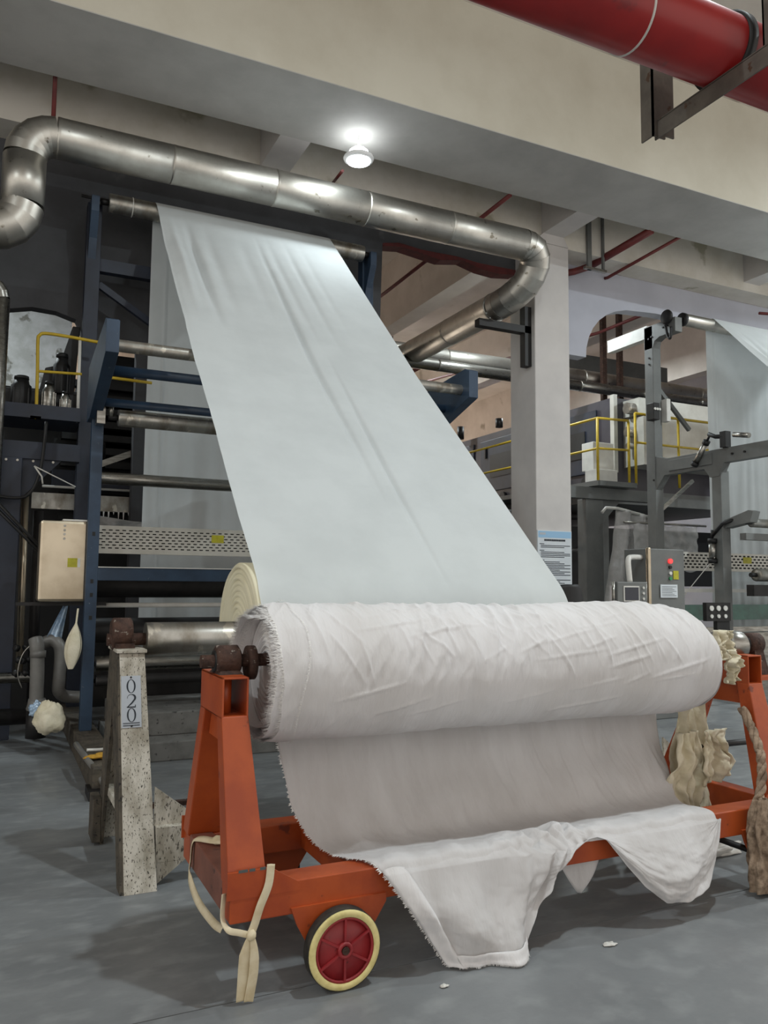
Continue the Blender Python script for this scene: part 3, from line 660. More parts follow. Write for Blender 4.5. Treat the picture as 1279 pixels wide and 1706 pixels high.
# ================================================================== ROLL STAND 020
def stand(x0, x1, label, plate):
    t = thing('roll_stand', ((x0+x1)/2, 4.65, 0), label, 'stand', 'speckled roll stands')
    MB().hexa([(x0+.03, 4.13, 0), (x1+.045, 4.13, 0), (x1+.045, 4.15, 0), (x0+.03, 4.15, 0)], [(x0+.02, 4.52, 1.12), (x1+.01, 4.52, 1.12), (x1+.01, 4.54, 1.12), (x0+.02, 4.52+.02, 1.12)]).build('front_leg', 'speckled_paint', t, bevel=.002)
    MB().prism([(4.14, .0), (4.26, 0), (4.66, .80), (4.98, 0), (5.12, 0), (4.86, 1.12), (4.53, 1.12)], 'X', x0+.012, x0+.032).build('side_plate', 'grimy_paint', t)
    MB().hexa([(x0+.03, 5.1, 0), (x1+.04, 5.1, 0), (x1+.04, 5.12, 0), (x0+.03, 5.12, 0)], [(x0+.02, 4.84, 1.12), (x1+.01, 4.84, 1.12), (x1+.01, 4.86, 1.12), (x0+.02, 4.86, 1.12)]).build('back_leg', 'speckled_paint', t, bevel=.002)
    MB().box(x0+.005, x1+.02, 4.5, 4.88, 1.118, 1.135).build('head_plate', 'speckled_paint', t, bevel=.002)
    MB().box(x0+.03, x1+.04, 4.30, 4.95, .30, .34).build('brace', 'speckled_paint', t)
    MB().box(x1+.045, x1+.30, 4.2, 4.26, .11, .28).build('foot_beam', 'speckled_paint', t, bevel=.002)
    MB().prism([(x1+.04, .28), (x1+.27, .28), (x1+.22, .33), (x1+.04, .47)], 'Y', 4.24, 4.255).build('gusset', 'speckled_paint', t)
    MB().prism([(x1+.04, .11), (x1+.19, .11), (x1+.04, -.0)], 'Y', 4.2, 4.215).build('gusset', 'speckled_paint', t)
    MB().box(x0-.035, x0+.012, 4.95, 5.14, .02, .26).build('toe_bracket', 'grimy_paint', t, bevel=.004)
    b = MB().lathe([(-.055, .05), (-.055, .075), (-.045, .09), (.045, .09), (.055, .075), (.055, .05)], ((x0+x1)/2-.02, BY, BZ+.03), (1,0,0), 28).build('bearing', 'rust', t)
    MB().box((x0+x1)/2-.06, (x0+x1)/2+.04, BY-.10, BY+.10, 1.13, 1.16).build('bearing_foot', 'rust', b)
    if plate:
        # plate follows the slope of the front leg
        def on(x, z, d=.004): return V((x, 4.13+.39*z/1.12-d*.94, z+d*.33))
        def quad(mb, x_0, x_1, z0, z1, d, th=.002):
            mb.hexa([on(x_0, z0, d), on(x_1, z0, d), on(x_1, z0, d-th), on(x_0, z0, d-th)], [on(x_0, z1, d), on(x_1, z1, d), on(x_1, z1, d-th), on(x_0, z1, d-th)])
        px0, px1, pz0, pz1 = x0+.026, x0+.126, .745, 1.0
        mb = MB(); quad(mb, px0, px1, pz0, pz1, .004, .003); pl = mb.build('number_plate', 'plate_grey', t, label='grey number plate reading 020')
        cx_ = (px0+px1)/2
        def zero(zc, h, w_):
            mb = MB(); n = 40; ro = []
            for k in range(n):
                a = 2*PI*k/n
                ro.append((mb.bm.verts.new(on(cx_+math.cos(a)*w_, zc+math.sin(a)*h, .0055)), mb.bm.verts.new(on(cx_+math.cos(a)*w_*.66, zc+math.sin(a)*h*.93, .0055))))
            for k in range(n): mb.bm.faces.new((ro[k][0], ro[(k+1) % n][0], ro[(k+1) % n][1], ro[k][1]))
            mb.build('numeral', 'ink', pl)
        def two(zc, h, w_):
            pts = []
            for k in range(15):
                a = lerp(PI*1.05, -.75, k/14); pts.append((math.cos(a)*w_*.86, h*.42+math.sin(a)*h*.5, .14+.55*max(0, math.cos(a))))
            pts += [(w_*.1, -h*.35, .5), (-w_*.55, -h*.72, .3), (-w_*.95, -h*.97, .14)]
            mb = MB(); rows = []; m_ = len(pts)
            for i, (a, b_, th) in enumerate(pts):
                t0 = pts[max(i-1, 0)]; t1 = pts[min(i+1, m_-1)]; dx, dz = t1[0]-t0[0], t1[1]-t0[1]; l = math.hypot(dx, dz); nx, nz = -dz/l, dx/l; hw = th*w_*.32
                rows.append((mb.bm.verts.new(on(cx_+a+nx*hw, zc+b_+nz*hw, .0055)), mb.bm.verts.new(on(cx_+a-nx*hw, zc+b_-nz*hw, .0055))))
            for A, B_ in zip(rows, rows[1:]): mb.bm.faces.new((A[0], A[1], B_[1], B_[0]))
            quad(mb, cx_-w_*.98, cx_+w_*.9, zc-h, zc-h*.84, .0055, .0005)
            quad(mb, cx_+w_*.8, cx_+w_*.97, zc-h, zc-h*.6, .0055, .0005)
            mb.build('numeral', 'ink', pl)
        zero(.948, .034, .023); two(.876, .034, .023); zero(.806+.0, .034, .023)
        for z, n_ in ((.764, 13), (.753, 13)):
            mb = MB()
            for k in range(n_):
                xa = px0+.008+k*(.084/n_); quad(mb, xa, xa+.0045, z, z+.0055, .0055, .0005)
            mb.build('fine_print', 'ink', pl)
        for z in (pz1-.008, pz0+.007): MB().cyl(on(cx_, z, .003), on(cx_, z, .008), .005, seg=10).build('screw', 'dark_metal', pl)
    return t
stand(.585, .725, 'white speckled steel roll stand with the number plate 020', True)
stand(3.98, 4.12, 'white speckled steel roll stand hidden behind the cloth roll', False)

# ================================================================== DUCTS AND PIPES
def arcpts(c, u, w_, r, a0, a1, n):
    c, u, w_ = V(c), V(u), V(w_); return [c+(u*math.cos(lerp(a0, a1, k/n))+w_*math.sin(lerp(a0, a1, k/n)))*r for k in range(n+1)]
def gores(pts, r, parent, mt):
    n = len(pts)
    dirs = []
    for i in range(n):
        d = (pts[min(i+1, n-1)]-pts[max(i-1, 0)]).normalized(); dirs.append(d)
    u0, w0 = MB().frame(dirs[0])
    frames = []
    u = u0
    for d in dirs: u = (u-d*u.dot(d)).normalized(); frames.append((u, d.cross(u)))
    for i in range(n-1):
        mb = MB(); seg = 28; A = []; B_ = []
        for k in range(seg):
            a = 2*PI*k/seg
            A.append(mb.bm.verts.new(pts[i]+(frames[i][0]*math.cos(a)+frames[i][1]*math.sin(a))*r*1.006)); B_.append(mb.bm.verts.new(pts[i+1]+(frames[i+1][0]*math.cos(a)+frames[i+1][1]*math.sin(a))*r*.99))
        for k in range(seg): f = mb.bm.faces.new((A[k], A[(k+1) % seg], B_[(k+1) % seg], B_[k])); f.smooth = True
        mb.build('elbow_gore', mt, parent)
dz, dy, dr = 5.93, 8.4, .2
duct = thing('insulated_duct', (3.0, dy, 5.1), 'large shiny aluminium-clad duct bending across above the fabric to the column', 'duct')
xa, xb = .33, 5.98
x = xa
while x < xb-.01:
    x2 = min(x+1.13, xb); MB().lathe([(0, dr), (.02, dr+.004), (.04, dr), (x2-x, dr)], (x, dy, dz), (1,0,0), 40).build('duct_section', 'aluminium', duct); x = x2
gores(arcpts((.33, dy, dz-.28), (0,0,1), (-1,0,0), .28, 0, PI/2, 5), dr, duct, 'aluminium')
MB().cyl((.05, dy, dz-.28), (.05, dy, 5.16), dr, seg=40).build('duct_section', 'aluminium', duct)
gores(arcpts((-.23, dy, 5.16), (1,0,0), (0,0,-1), .28, 0, PI/2, 4), dr, duct, 'aluminium')
MB().cyl((-.23, dy, 4.88), (-3.5, dy, 4.88), dr, seg=40).build('duct_section', 'aluminium', duct)
el = smooth([(5.98, dy, dz), (6.15, dy+.01, dz-.04), (6.24, dy+.09, dz-.2), (6.2, dy+.25, dz-.42), (6.1, dy+.5, 5.37), (6.06, dy+.75, 5.34)], 2)
gores(el, dr, duct, 'aluminium')
y = dy+.75
while y < 15.9:
    y2 = min(y+1.2, 16); MB().lathe([(0, dr), (.02, dr+.004), (.04, dr), (y2-y, dr)], (6.06, y, 5.34), (0,1,0), 40).build('duct_section', 'aluminium', duct); y = y2
br = thing('wall_bracket', (6.58, 9.2, 4.5), 'black steel bracket on the column holding up the duct', 'bracket')
MB().box(6.5, 6.61, 9.08, 9.2, 4.55, 5.4).build('upright', 'black', br); MB().box(5.75, 6.61, 9.08, 9.2, 5.02, 5.12).build('arm', 'black', br)
for (yy, zz, r, x0, x1, lb) in ((12.0, 5.46, .15, 5.4, 16, 'straight silver duct crossing behind the column'), (11.6, 5.17, .1, 5.0, 16, 'thinner dull pipe just below the straight silver duct')):
    t = thing('far_duct', (x0, yy, zz), lb, 'duct')
    xx = x0
    while xx < x1-.1:
        MB().lathe([(0, r), (.02, r+.006), (.05, r), (1.5, r)], (xx, yy, zz), (1,0,0), 28).build('duct_section', 'aluminium' if r > .12 else 'steel', t); xx += 1.5
    for hx in (10.2, 10.6):
        if r > .12: MB().box(hx, hx+.1, yy-.25, yy-.17, 4.95, 7.9).build('hanger', 'rust', t)
# big red fire main close above the camera
fm = thing('fire_main', (2, 1.7, 3.06), 'thick red fire main pipe under the ceiling at the top right', 'pipe')
MB().cyl((.0, 1.7, 3.171), (6.5, 1.7, 3.171), .107, seg=48).build('pipe', 'red_paint', fm)
MB().lathe([(0, .105), (0, .111), (.006, .111), (.006, .105)], (1.59, 1.7, 3.171), (1, .0, .12), 40, ring=True).build('cable_tie', 'white_plastic', fm)
MB().lathe([(0, .1), (.0, .117), (.03, .117), (.03, .1)], (1.966, 1.7, 3.171), (1,0,0), 40, ring=True).build('clamp', 'black', fm)
tz = thing('pipe_hanger', (1.93, 1.73, 3.0), 'rusty angle-iron trapeze hanger carrying the red fire main', 'bracket')
def angle(x, y, z0, z1, sx, sy, w_=.055, th=.006):
    mb = MB(); mb.box(min(x, x+sx*w_), max(x, x+sx*w_), min(y, y+sy*th), max(y, y+sy*th), z0, z1); mb.box(min(x, x+sx*th), max(x, x+sx*th), min(y, y+sy*w_), max(y, y+sy*w_), z0, z1); return mb
angle(1.905, 1.93, 3.0, 7.9, 1, 1).build('upright', 'angle_iron', tz); MB().box(1.955, 2.01, 1.94, 1.946, 3.02, 3.5).build('back_strap', 'angle_iron', tz)
angle(1.95, 1.535, 3.05, 7.9, 1, -1).build('upright', 'angle_iron', tz)
MB().box(1.926, 1.931, 1.49, 1.945, 2.995, 3.056).box(1.926, 1.98, 1.49, 1.945, 3.054, 3.06).build('cross_angle', 'angle_iron', tz)
# smaller red sprinkler pipes behind the girder
def sp(label, pts, r, hang_=()):
    t = thing('sprinkler_pipe', pts[0], label, 'pipe'); MB().tube(pts, r, 14).build('pipe', 'red_primer', t)
    for (hx, hy, hz, m_) in hang_: MB().cyl((hx, hy, hz), (hx, hy, 7.9), .012, seg=8).build('hanger_rod', m_, t)
sp('red sprinkler pipe running back above the big duct elbow', [(5.70, 8.262, 6.48), (5.5, 11.5, 6.24), (5.4, 16, 6.2)], .028, [(5.48, 12.0, 6.24, 'dark_metal')])
t = thing('sprinkler_pipe', (7.5, 8, 6.1), 'thick dark red sprinkler pipe beside the column top', 'pipe')
MB().tube([(8.09, 8.262, 6.5), (7.84, 9.3, 6.3)], .055, 18).build('pipe', 'red_primer', t)
MB().lathe([(0, .05), (0, .085), (.05, .085), (.05, .05)], (7.22, 9.36, 6.08), (1, 0, .3), 20).build('flange', 'red_paint', t)
MB().tube([(7.84, 9.3, 6.3), (7.6, 9.36, 6.2), (7.3, 9.36, 6.1)], .05, 14).build('elbow', 'red_primer', t)
MB().box(7.56, 7.63, 8.99, 9.03, 6.1, 7.9).build('hanger', 'grey_steel', t); MB().box(7.84, 7.87, 8.99, 9.03, 6.15, 7.9).build('hanger', 'grey_steel', t); MB().box(7.5, 7.9, 8.98, 9.03, 6.10, 6.14).build('hanger_bar', 'steel', t)
sp('thin dark red sprinkler pipe right of the thick one by the column', [(8.63, 8.262, 6.51), (8.28, 9.4, 6.24), (8.28, 9.46, 6.25)], .024)
sp('thin red sprinkler pipe behind the lamp over the duct', [(3.376, 8.262, 6.25), (3.54, 9.04, 6.47)], .018)
sp('short red drop pipe behind the left end of the big duct', [(.29, 8.4, 6.1), (.284, 8.3, 7.9)], .022)
sp('red sprinkler pipe at the far right under the stained beam', [(11.0, 8.9, 5.95), (12.5, 8.6, 6.0)], .024)
sp('red sprinkler pipe running across the far hall ceiling', [(8.6, 17.0, 6.2), (9.9, 11.5, 6.2), (9.9, 10.0, 6.2)], .03, [(9.4, 13.6, 6.2, 'dark_metal')])
sp('red sprinkler pipe in the far hall left of the silver duct', [(4.7, 11.0, 6.1), (4.75, 18, 6.1)], .03, [(4.7, 12.2, 6.1, 'dark_metal')])
sp('red sprinkler pipe low in the far hall beside the column', [(7.3, 13.0, 5.75), (7.4, 22, 5.75)], .04, [(7.33, 15.0, 5.75, 'dark_metal')])

# ================================================================== BLUE MACHINE FRAME (behind the fabric)
mf = thing('winder_frame', (2.35, 7.8, 0), 'tall dark blue steel winder frame holding the rollers and the white web', 'machine')
for x0, x1 in ((.66, .86), (3.95, 4.15)):
    r_ = MB().box(x0, x1, 6.05, 9.3, 0, .2).build('base_rail', 'grimy_paint', mf, bevel=.01)
    MB().box(x0-.03, x1+.0, 5.95, 6.2, 0, .06).build('base_foot', 'dark_metal', mf)
for x0, x1 in ((.70, .80), (3.98, 4.08)):
    p = MB().box(x0, x1, 7.55, 7.65, .2, 3.1).build('front_post', 'blue_steel', mf, bevel=.004)
    for z in (1.16, 1.36, 1.48, 1.9): MB().box(x0+.04, x0+.065, 7.547, 7.552, z, z+.035).build('slot', 'black', p)
    MB().box(x0-.0, x1+.05, 9.02, 9.17, 0, 5.62).build('back_post', 'blue_steel' if x0 > 2 else 'navy_steel', mf, bevel=.004)
    MB().prism([(6.42, 3.27), (6.42, 3.53), (6.5, 3.56), (7.75, 3.46), (7.75, 2.95), (7.5, 2.95)], 'X', x0-.03, x0+.07).build('arm', 'blue_steel', mf, bevel=.004)
    MB().prism([(9.05, 5.62), (8.82, 5.62), (8.82, 5.45), (8.95, 5.2), (9.05, 4.9)], 'X', x0+.02, x0+.1).build('roller_bracket', 'blue_steel', mf)
MB().box(.85, 3.98, 9.05, 9.15, 4.88, 5.02).build('cross_beam', 'navy_steel', mf)
MB().bar((.85, 9.1, 4.74), (1.9, 9.1, 4.1), .06, .07).build('diagonal_brace', 'navy_steel', mf)
MB().bar((3.98, 9.1, 4.74), (2.9, 9.1, 4.1), .06, .07).build('diagonal_brace', 'navy_steel', mf)
MB().box(.80, 3.98, 7.55, 7.65, 1.505, 1.62).build('cross_beam', 'blue_steel', mf, bevel=.003)
MB().box(.80, 3.98, 7.54, 7.66, 1.62, 1.628).build('beam_cap', 'white_plastic', mf)
def roller(y, z, r, x0, x1, mt, name='roller', seg=32):
    o = MB().lathe([(0, r*.3), (0, r*.96), (.01, r), (x1-x0-.01, r), (x1-x0, r*.96), (x1-x0, r*.3)], (x0, y, z), (1,0,0), seg).build(name, mt, mf)
    MB().cyl((x0-.08, y, z), (x0+.001, y, z), r*.35, seg=14).build('shaft', 'dark_metal', o); MB().cyl((x1-.001, y, z), (x1+.08, y, z), r*.35, seg=14).build('shaft', 'dark_metal', o)
    return o
tr = roller(8.9, 5.6, .1, .90, 3.92, 'worn_steel')
MB().lathe([(0, .1), (0, .106), (.01, .106), (.01, .1)], (1.14, 8.9, 5.6), (1,0,0), 32).build('collar', 'white_plastic', tr)
MB().cyl((.62, 8.9, 5.62), (.9, 8.9, 5.61), .016, seg=10).build('threaded_rod', 'dark_metal', tr)
roller(6.58, 3.372, .05, .77, 4.0, 'worn_steel')
MB().cyl((.74, 6.9, 3.25), (4.0, 6.9, 3.25), .042, seg=20).build('tie_tube', 'blue_steel', mf)
MB().cyl((.74, 7.3, 3.06), (4.0, 7.3, 3.06), .038, seg=20).build('tie_tube', 'blue_steel', mf)
o = roller(7.4, 2.95, .075, .90, 3.9, 'worn_steel'); MB().cyl((.84, 7.38, 2.95), (.84, 7.38, 3.08), .02, seg=12).build('grease_cup', 'steel', o)
MB().box(.72, .79, 7.36, 7.5, 2.88, 3.06).build('bearing_block', 'steel', mf)
MB().cyl((.80, 7.8, 1.28), (3.95, 7.8, 1.28), .022, seg=14).build('guide_tube', 'white_plastic', mf)
roller(7.7, .76, .07, .82, 3.95, 'steel'); roller(8.3, 1.45, .11, .85, 3.9, 'dark_metal'); roller(8.35, 1.02, .12, .85, 3.9, 'dark_metal'); roller(8.2, 2.5, .06, .85, 3.9, 'steel'); roller(7.6, .62, .05, .82, 3.95, 'dark_metal')
MB().box(.85, 3.9, 8.45, 8.55, .35, .75).build('back_panel', 'dark_metal', mf)
# perforated guard (real slots)
pg = MB(); PX0, PX1, PZ0, PZ1, PY = .79, 3.9, 1.76, 2.005, 7.78
rows = 7; zs = [PZ0+.045+k*(PZ1-PZ0-.08)/(rows-1) for k in range(rows)]; sh_ = .006
edges = [PZ0]+[e for z in zs for e in (z-sh_/2-.002, z+sh_/2+.002)]+[PZ1]
for k in range(0, len(edges), 2): pg.box(PX0, PX1, PY, PY+.006, edges[k], edges[k+1])
pitch = .058
for k, z in enumerate(zs):
    x = PX0; first = True; off = .03 if k % 2 else .055
    while x < PX1:
        xe = min(PX0+off if first else x+.026, PX1); pg.box(x, xe, PY, PY+.006, z-sh_/2-.002, z+sh_/2+.002); x = xe+.034; first = False
pgo = pg.build('perforated_guard', 'panel_white', mf)
MB().box(PX0, PX1, PY, PY+.05, PZ1, PZ1+.006).box(PX0, PX1, PY, PY+.05, PZ0-.006, PZ0).build('guard_lip', 'panel_white', pgo)
MB().box(PX0+.01, PX1, PY+.05, PY+.056, PZ0, PZ1).build('slot_shade', 'black', pgo)  # black sheet added as the shade seen through the slots
MB().box(1.86, 1.98, PY-.003, PY, 1.88, 1.955).build('warning_sticker', 'sticker', pgo)
tag(MB().box(.95, 3.9, 7.0, 8.4, 0, .16).build('plinth', 'concrete_plinth', bevel=.01), 'low grey plinth under the blue winder frame', 'plinth')
tag(MB().box(1.0, 3.9, 7.3, 8.4, .161, .36).build('plinth_step', 'concrete_plinth', bevel=.01), 'upper grey step of the plinth under the blue frame', 'plinth')
# stainless box at the left of the frame
bx = thing('junction_box', (.5, 7.75, 1.31), 'stainless steel box with round buttons and a yellow sticker beside the blue post', 'electrical box')
MB().box(.315, .715, 7.62, 7.9, 1.315, 2.03).build('body', 'stainless', bx, bevel=.025)
MB().box(.5, .7, 7.64, 7.88, 2.03, 2.045).build('lid', 'white_plastic', bx)
for z in (1.985, 1.945, 1.91, 1.87): MB().cyl((.515, 7.612, z), (.515, 7.625, z), .011, seg=14).build('button', 'steel', bx)
MB().box(.55, .63, 7.616, 7.621, 1.62, 1.70).build('warning_sticker', 'sticker', bx); MB().box(.635, .655, 7.616, 7.621, 1.62, 1.70).build('barcode_sticker', 'white_plastic', bx)
MB().box(.15, .9, 7.72, 7.76, 1.28, 1.31).build('support_bar', 'dark_metal', bx)

# platform with yellow handrail behind the blue posts
pf = thing('work_platform', (.5, 8.75, 2.6), 'dark blue raised platform with a yellow handrail on the left', 'platform')
MB().box(-2.0, .69, 8.72, 9.4, 3.13, 3.27).build('deck', 'navy_steel', pf)
MB().box(-2, .69, 8.55, 8.7, 2.69, 2.86).build('deck_beam', 'navy_steel', pf)
MB().box(-.02, .165, 8.5, 8.65, 0, 2.69).build('leg', 'navy_steel', pf, bevel=.006)
MB().prism([(.165, 2.69), (.165, 2.3), (.52, 2.69)], 'Y', 8.58, 8.62).build('gusset', 'navy_steel', pf)
for x in (.02, .12, .26, .44): MB().cyl((x, 8.49, 2.66), (x, 8.5, 2.66), .012, seg=10).build('bolt', 'steel', pf)
hr = MB().tube(smooth([(.275, 8.76, 3.13), (.268, 8.76, 3.6), (.258, 8.76, 3.93), (.27, 8.76, 3.99), (.32, 8.76, 4.02), (.5, 8.76, 4.02), (.85, 8.76, 4.0)], 5), .017, 10).build('handrail', 'yellow_paint', pf)
MB().cyl((.27, 8.76, 3.62), (.69, 8.76, 3.64), .014, seg=10).build('mid_rail', 'yellow_paint', hr); MB().cyl((.88, 8.76, 3.64), (1.4, 8.76, 3.63), .016, seg=10).build('mid_rail', 'yellow_paint', hr)
MB().cyl((.67, 8.77, 3.13), (.66, 8.77, 4.02), .016, seg=10).build('baluster', 'white_plastic', hr); MB().box(.22, .32, 8.72, 8.8, 3.13, 3.15).build('base_flange', 'yellow_paint', hr)
# drive gear standing on the platform
def motor(x, y, z, r, h, m1, label, cat='motor'):
    t = thing('drive_motor' if cat == 'motor' else 'canister', (x, y, z), label, cat)
    MB().lathe([(0, r*.9), (.01, r), (h*.8, r), (h*.86, r*.8), (h, r*.7)], (x, y, z), (0,0,1), 28).build('body', m1, t)
    MB().lathe([(h, r*.4), (h*1.02, r*.75), (h*1.12, r*.7), (h*1.15, r*.3)], (x, y, z), (0,0,1), 20).build('cap', 'black', t)
    for k in range(8):
        a = k*PI/4; MB().box(x+math.cos(a)*r-.006, x+math.cos(a)*r+.006, y+math.sin(a)*r-.006, y+math.sin(a)*r+.006, z+.02, z+h*.7).build('fin', m1, t)
    return t
motor(.395, 8.98, 3.27, .062, .27, 'steel', 'polished steel canister on the platform behind the yellow rail', 'canister')
motor(.56, 9.02, 3.27, .05, .2, 'steel', 'shorter steel canister right of the polished one on the platform', 'canister')
motor(.13, 9.1, 3.27, .1, .32, 'black', 'squat black motor at the left end of the platform')
motor(.52, 9.22, 3.5, .085, .4, 'black', 'tall black motor on the platform by the blue post')
t = thing('gear_housing', (.45, 9.25, 3.27), 'black gear housing at the back of the platform', 'machine')
MB().box(-.3, .75, 9.2, 9.4, 3.27, 3.52).build('housing', 'black', t, bevel=.02); MB().prism([(.3, 3.5), (.66, 3.5), (.7, 4.3), (.62, 4.3), (.5, 3.85), (.36, 3.8)], 'Y', 9.3, 9.42).build('belt_guard', 'black', t, bevel=.01)
# dark oven body of the blue machine seen beyond the wall
ov = thing('oven_body', (2.6, 10.2, 0), 'dark machine body with black slats behind the blue frame, widened as a dark backdrop', 'machine')
MB().box(-4, 4.4, 10.3, 13.2, 0, 3.78).box(.9, 4.4, 10.3, 20, 3.0, 4.3).build('body', 'black', ov)  # first box stretched left as an added black backdrop hiding the far windows
for k in range(12): MB().box(.6, 2.3, 10.05+.01*(k % 2), 10.2, 2.05+k*.16, 2.13+k*.16).build('slat', 'black', ov)
MB().box(.5, 2.4, 9.7, 9.85, 2.55, 2.75).build('beam', 'navy_steel', ov); MB().bar((.75, 9.66, 2.72), (1.6, 9.66, 3.1), .06, .07).build('pipe_arm', 'steel', ov); MB().cyl((1.0, 9.72, 2.8), (1.0, 9.72, 3.1), .06, seg=18).build('flange_pipe', 'dark_metal', ov)
MB().box(.3, 3.8, 9.72, 9.78, 2.3, 2.48).build('lint_screen', 'worn_steel', ov)
for k in range(14): MB().prism([(1.0+k*.055, 2.3), (1.02+k*.055, 2.3), (1.01+k*.055, 2.3-random.uniform(.03, .16))], 'Y', 9.71, 9.715).build('lint_strand', 'fringe', ov)
MB().cyl((.4, 9.68, 2.55), (1.4, 9.68, 2.55), .014, seg=10).build('bar', 'white_plastic', ov)
def film(name, fn, label, nu=36, nv=28): return tag(MB().grid(nu, nv, fn).build(name, 'plastic_film', solid=.001), label, 'plastic sheet')
film('plastic_sheet', lambda u, v: (lerp(.75, 1.9, u), 9.36+.03*math.sin(u*14+v*3)+.03*fbm((u*4, v*4, 0)), lerp(2.27-.16*u, 1.85, v)-.02*math.sin(u*5)), 'crumpled clear plastic sheet behind the perforated guard and blue post')
# pipes and valves at bottom left
big = thing('standing_pipe', (-.08, 8.45, 0), 'tall silver pipe with an elbow at the left edge of the picture', 'pipe')
MB().cyl((-.09, 8.4, 2.2), (-.09, 8.4, 4.2), .075, seg=24).build('riser', 'steel', big); gores(arcpts((-.24, 8.4, 4.2), (1,0,0), (0,0,1), .15, 0, PI/2, 4), .075, big, 'steel'); MB().cyl((-.24, 8.4, 4.35), (-2, 8.4, 4.35), .075, seg=24).build('run', 'steel', big)
tag(MB().cyl((.23, 8.7, .6), (.21, 8.7, 2.35), .035, seg=18).build('riser_pipe', 'stainless'), 'slim polished riser pipe beside the dark blue platform leg', 'pipe')
tag(MB().cyl((.36, 8.8, .3), (.34, 8.8, 2.2), .05, seg=18).build('riser_pipe', 'dark_metal'), 'dark riser pipe right of the slim polished one', 'pipe')
pv = thing('drain_pipes', (.4, 7.9, 0), 'pair of grey plastic drain pipes with elbows in the lower left', 'pipe')
MB().tube(smooth([(.36, 7.85, .34), (.355, 7.85, .7), (.345, 7.85, .9), (.33, 7.88, .98)], 5), [.06 if i < 10 else .062 for i in range(16)], 18).build('pipe', 'pvc_grey', pv); MB().lathe([(0, .06), (0, .072), (.05, .078), (.09, .09), (.12, .07)], (.365, 7.85, .46), (0,0,-1), 22).build('reducer', 'pvc_grey', pv)
MB().lathe([(0, .06), (0, .067), (.06, .067), (.06, .06)], (.355, 7.85, .82), (0,0,1), 22).build('coupling', 'pvc_grey', pv)
MB().tube(smooth([(.40, 8.0, .93), (.47, 7.98, .96), (.53, 7.95, .92), (.55, 7.95, .82), (.545, 7.95, .6), (.55, 7.97, .5), (.62, 8.05, .44), (.8, 8.1, .42)], 5), .055, 18).build('pipe', 'pvc_grey', pv)
MB().cyl((.365, 7.85, .12), (.365, 7.85, .36), .085, seg=22).build('valve_body', 'dark_metal', pv)
for (y, z, r, lb) in ((8.3, .60, .05, 'upper horizontal steel pipe at the lower left edge'), (8.2, .26, .075, 'lower thick dark pipe at the lower left edge')):
    tag(MB().cyl((-3, y, z), (.33, y, z), r, seg=20).build('floor_pipe', 'steel' if r < .06 else 'dark_metal'), lb, 'pipe')
tag(blob_cloth('plastic_wrap', (.37, 7.77, .38), .075, .03, .06, 'foil_blue', None, 1.2, .5), 'pale crumpled plastic wrapped round the grey drain valve', 'plastic wrap')
tag(blob_cloth('cloth_bag', (.46, 7.62, .32), .13, .11, .135, 'cream_cloth', None, 6.1, .25), 'lumpy cream cloth bag tied over a valve near the floor', 'bag')
pk = film('plastic_sheet', lambda u, v: (.5+lerp(-.02, .09, u)*(.4+v)-.14*v+.06, 7.95+.02*math.sin(u*8), lerp(1.27, .92, v)), 'bluish plastic film hanging under the stainless box', 14, 14); pk.data.materials[0] = MATS['foil_blue']
tag(MB().grid(24, 30, lambda u, v: ((.645-.04*v+math.cos(2*PI*u)*(.008+.055*max(0, math.sin(min(1, max(0, v-.25)/.75)*PI*.93))*(1+.2*math.sin(u*31))), 7.52+math.sin(2*PI*u)*(.006+.035*max(0, math.sin(min(1, max(0, v-.25)/.75)*PI*.93))), lerp(1.26, .74, v)))).build('hanging_bag', 'cream_cloth'), 'cream cloth bag hanging beside the blue front post', 'bag')
t = thing('valve_cluster', (.25, 7.95, .5), 'dark cluster of valves and fittings left of the drain pipes', 'valve')
for k in range(9): MB().lathe([(0, .012), (0, .03), (.04, .03), (.04, .012)], (.2+.05*(k % 3), 7.98+.02*k, .66+.11*(k//3)), (random.uniform(-1, 1), random.uniform(-1, 1), .4), 10).build('fitting', 'black', t)
MB().tube(smooth([(.36, 7.9, .98), (.24, 7.9, .86), (.20, 7.9, .68), (.24, 7.9, .55)], 6), .006, 8).build('wire', 'steel', t)
tag(MB().tube(smooth([(.36, 8.45, 3.05), (.33, 8.42, 2.6), (.25, 8.4, 2.35), (.1, 8.38, 2.28), (-.3, 8.38, 2.33)], 6), .016, 8).build('power_cable', 'black'), 'black cable looping down under the platform', 'cable')
for q in (0, 1): tag(MB().tube([(-.3, 8.2, 2.5-.08*q), (.33, 7.9, 1.8-.04*q)], .016, 8).build('power_cable', 'black'), ('upper of two black cables slanting down to the stainless box', 'lower of two black cables slanting down to the stainless box')[q], 'cable')
t = thing('bent_wire', (.5, 8.4, 2.4), 'pale bent wire hooked under the platform beam', 'wire')
MB().tube([(.27, 8.4, 2.6), (.65, 8.4, 2.42)], .006, 8).build('wire', 'white_plastic', t); MB().tube([(.27, 8.4, 2.6), (.34, 8.38, 2.5), (.35, 8.38, 2.43)], .008, 8).build('wire', 'white_plastic', t)
tag(MB().tube(smooth([(.66, 6.5, .24), (.8, 6.52, .235), (1.0, 6.75, .235)], 5), .012, 8).build('white_rod', 'white_plastic'), 'thin white rod lying across the dark base rail', 'rod')
tag(blob_cloth('yellow_rag', (.77, 6.32, .225), .11, .05, .02, 'yellow_rag', None, 2.2, .6), 'crumpled mustard yellow rag on the dark base rail', 'rag')
tag(MB().tube(smooth([(.62, 6.9, .215), (.64, 6.4, .215), (.7, 6.12, .15), (.76, 5.95, .04)], 5), .022, 10).build('rubber_hose', 'pvc_grey'), 'short grey hose running off the end of the base rail', 'hose')
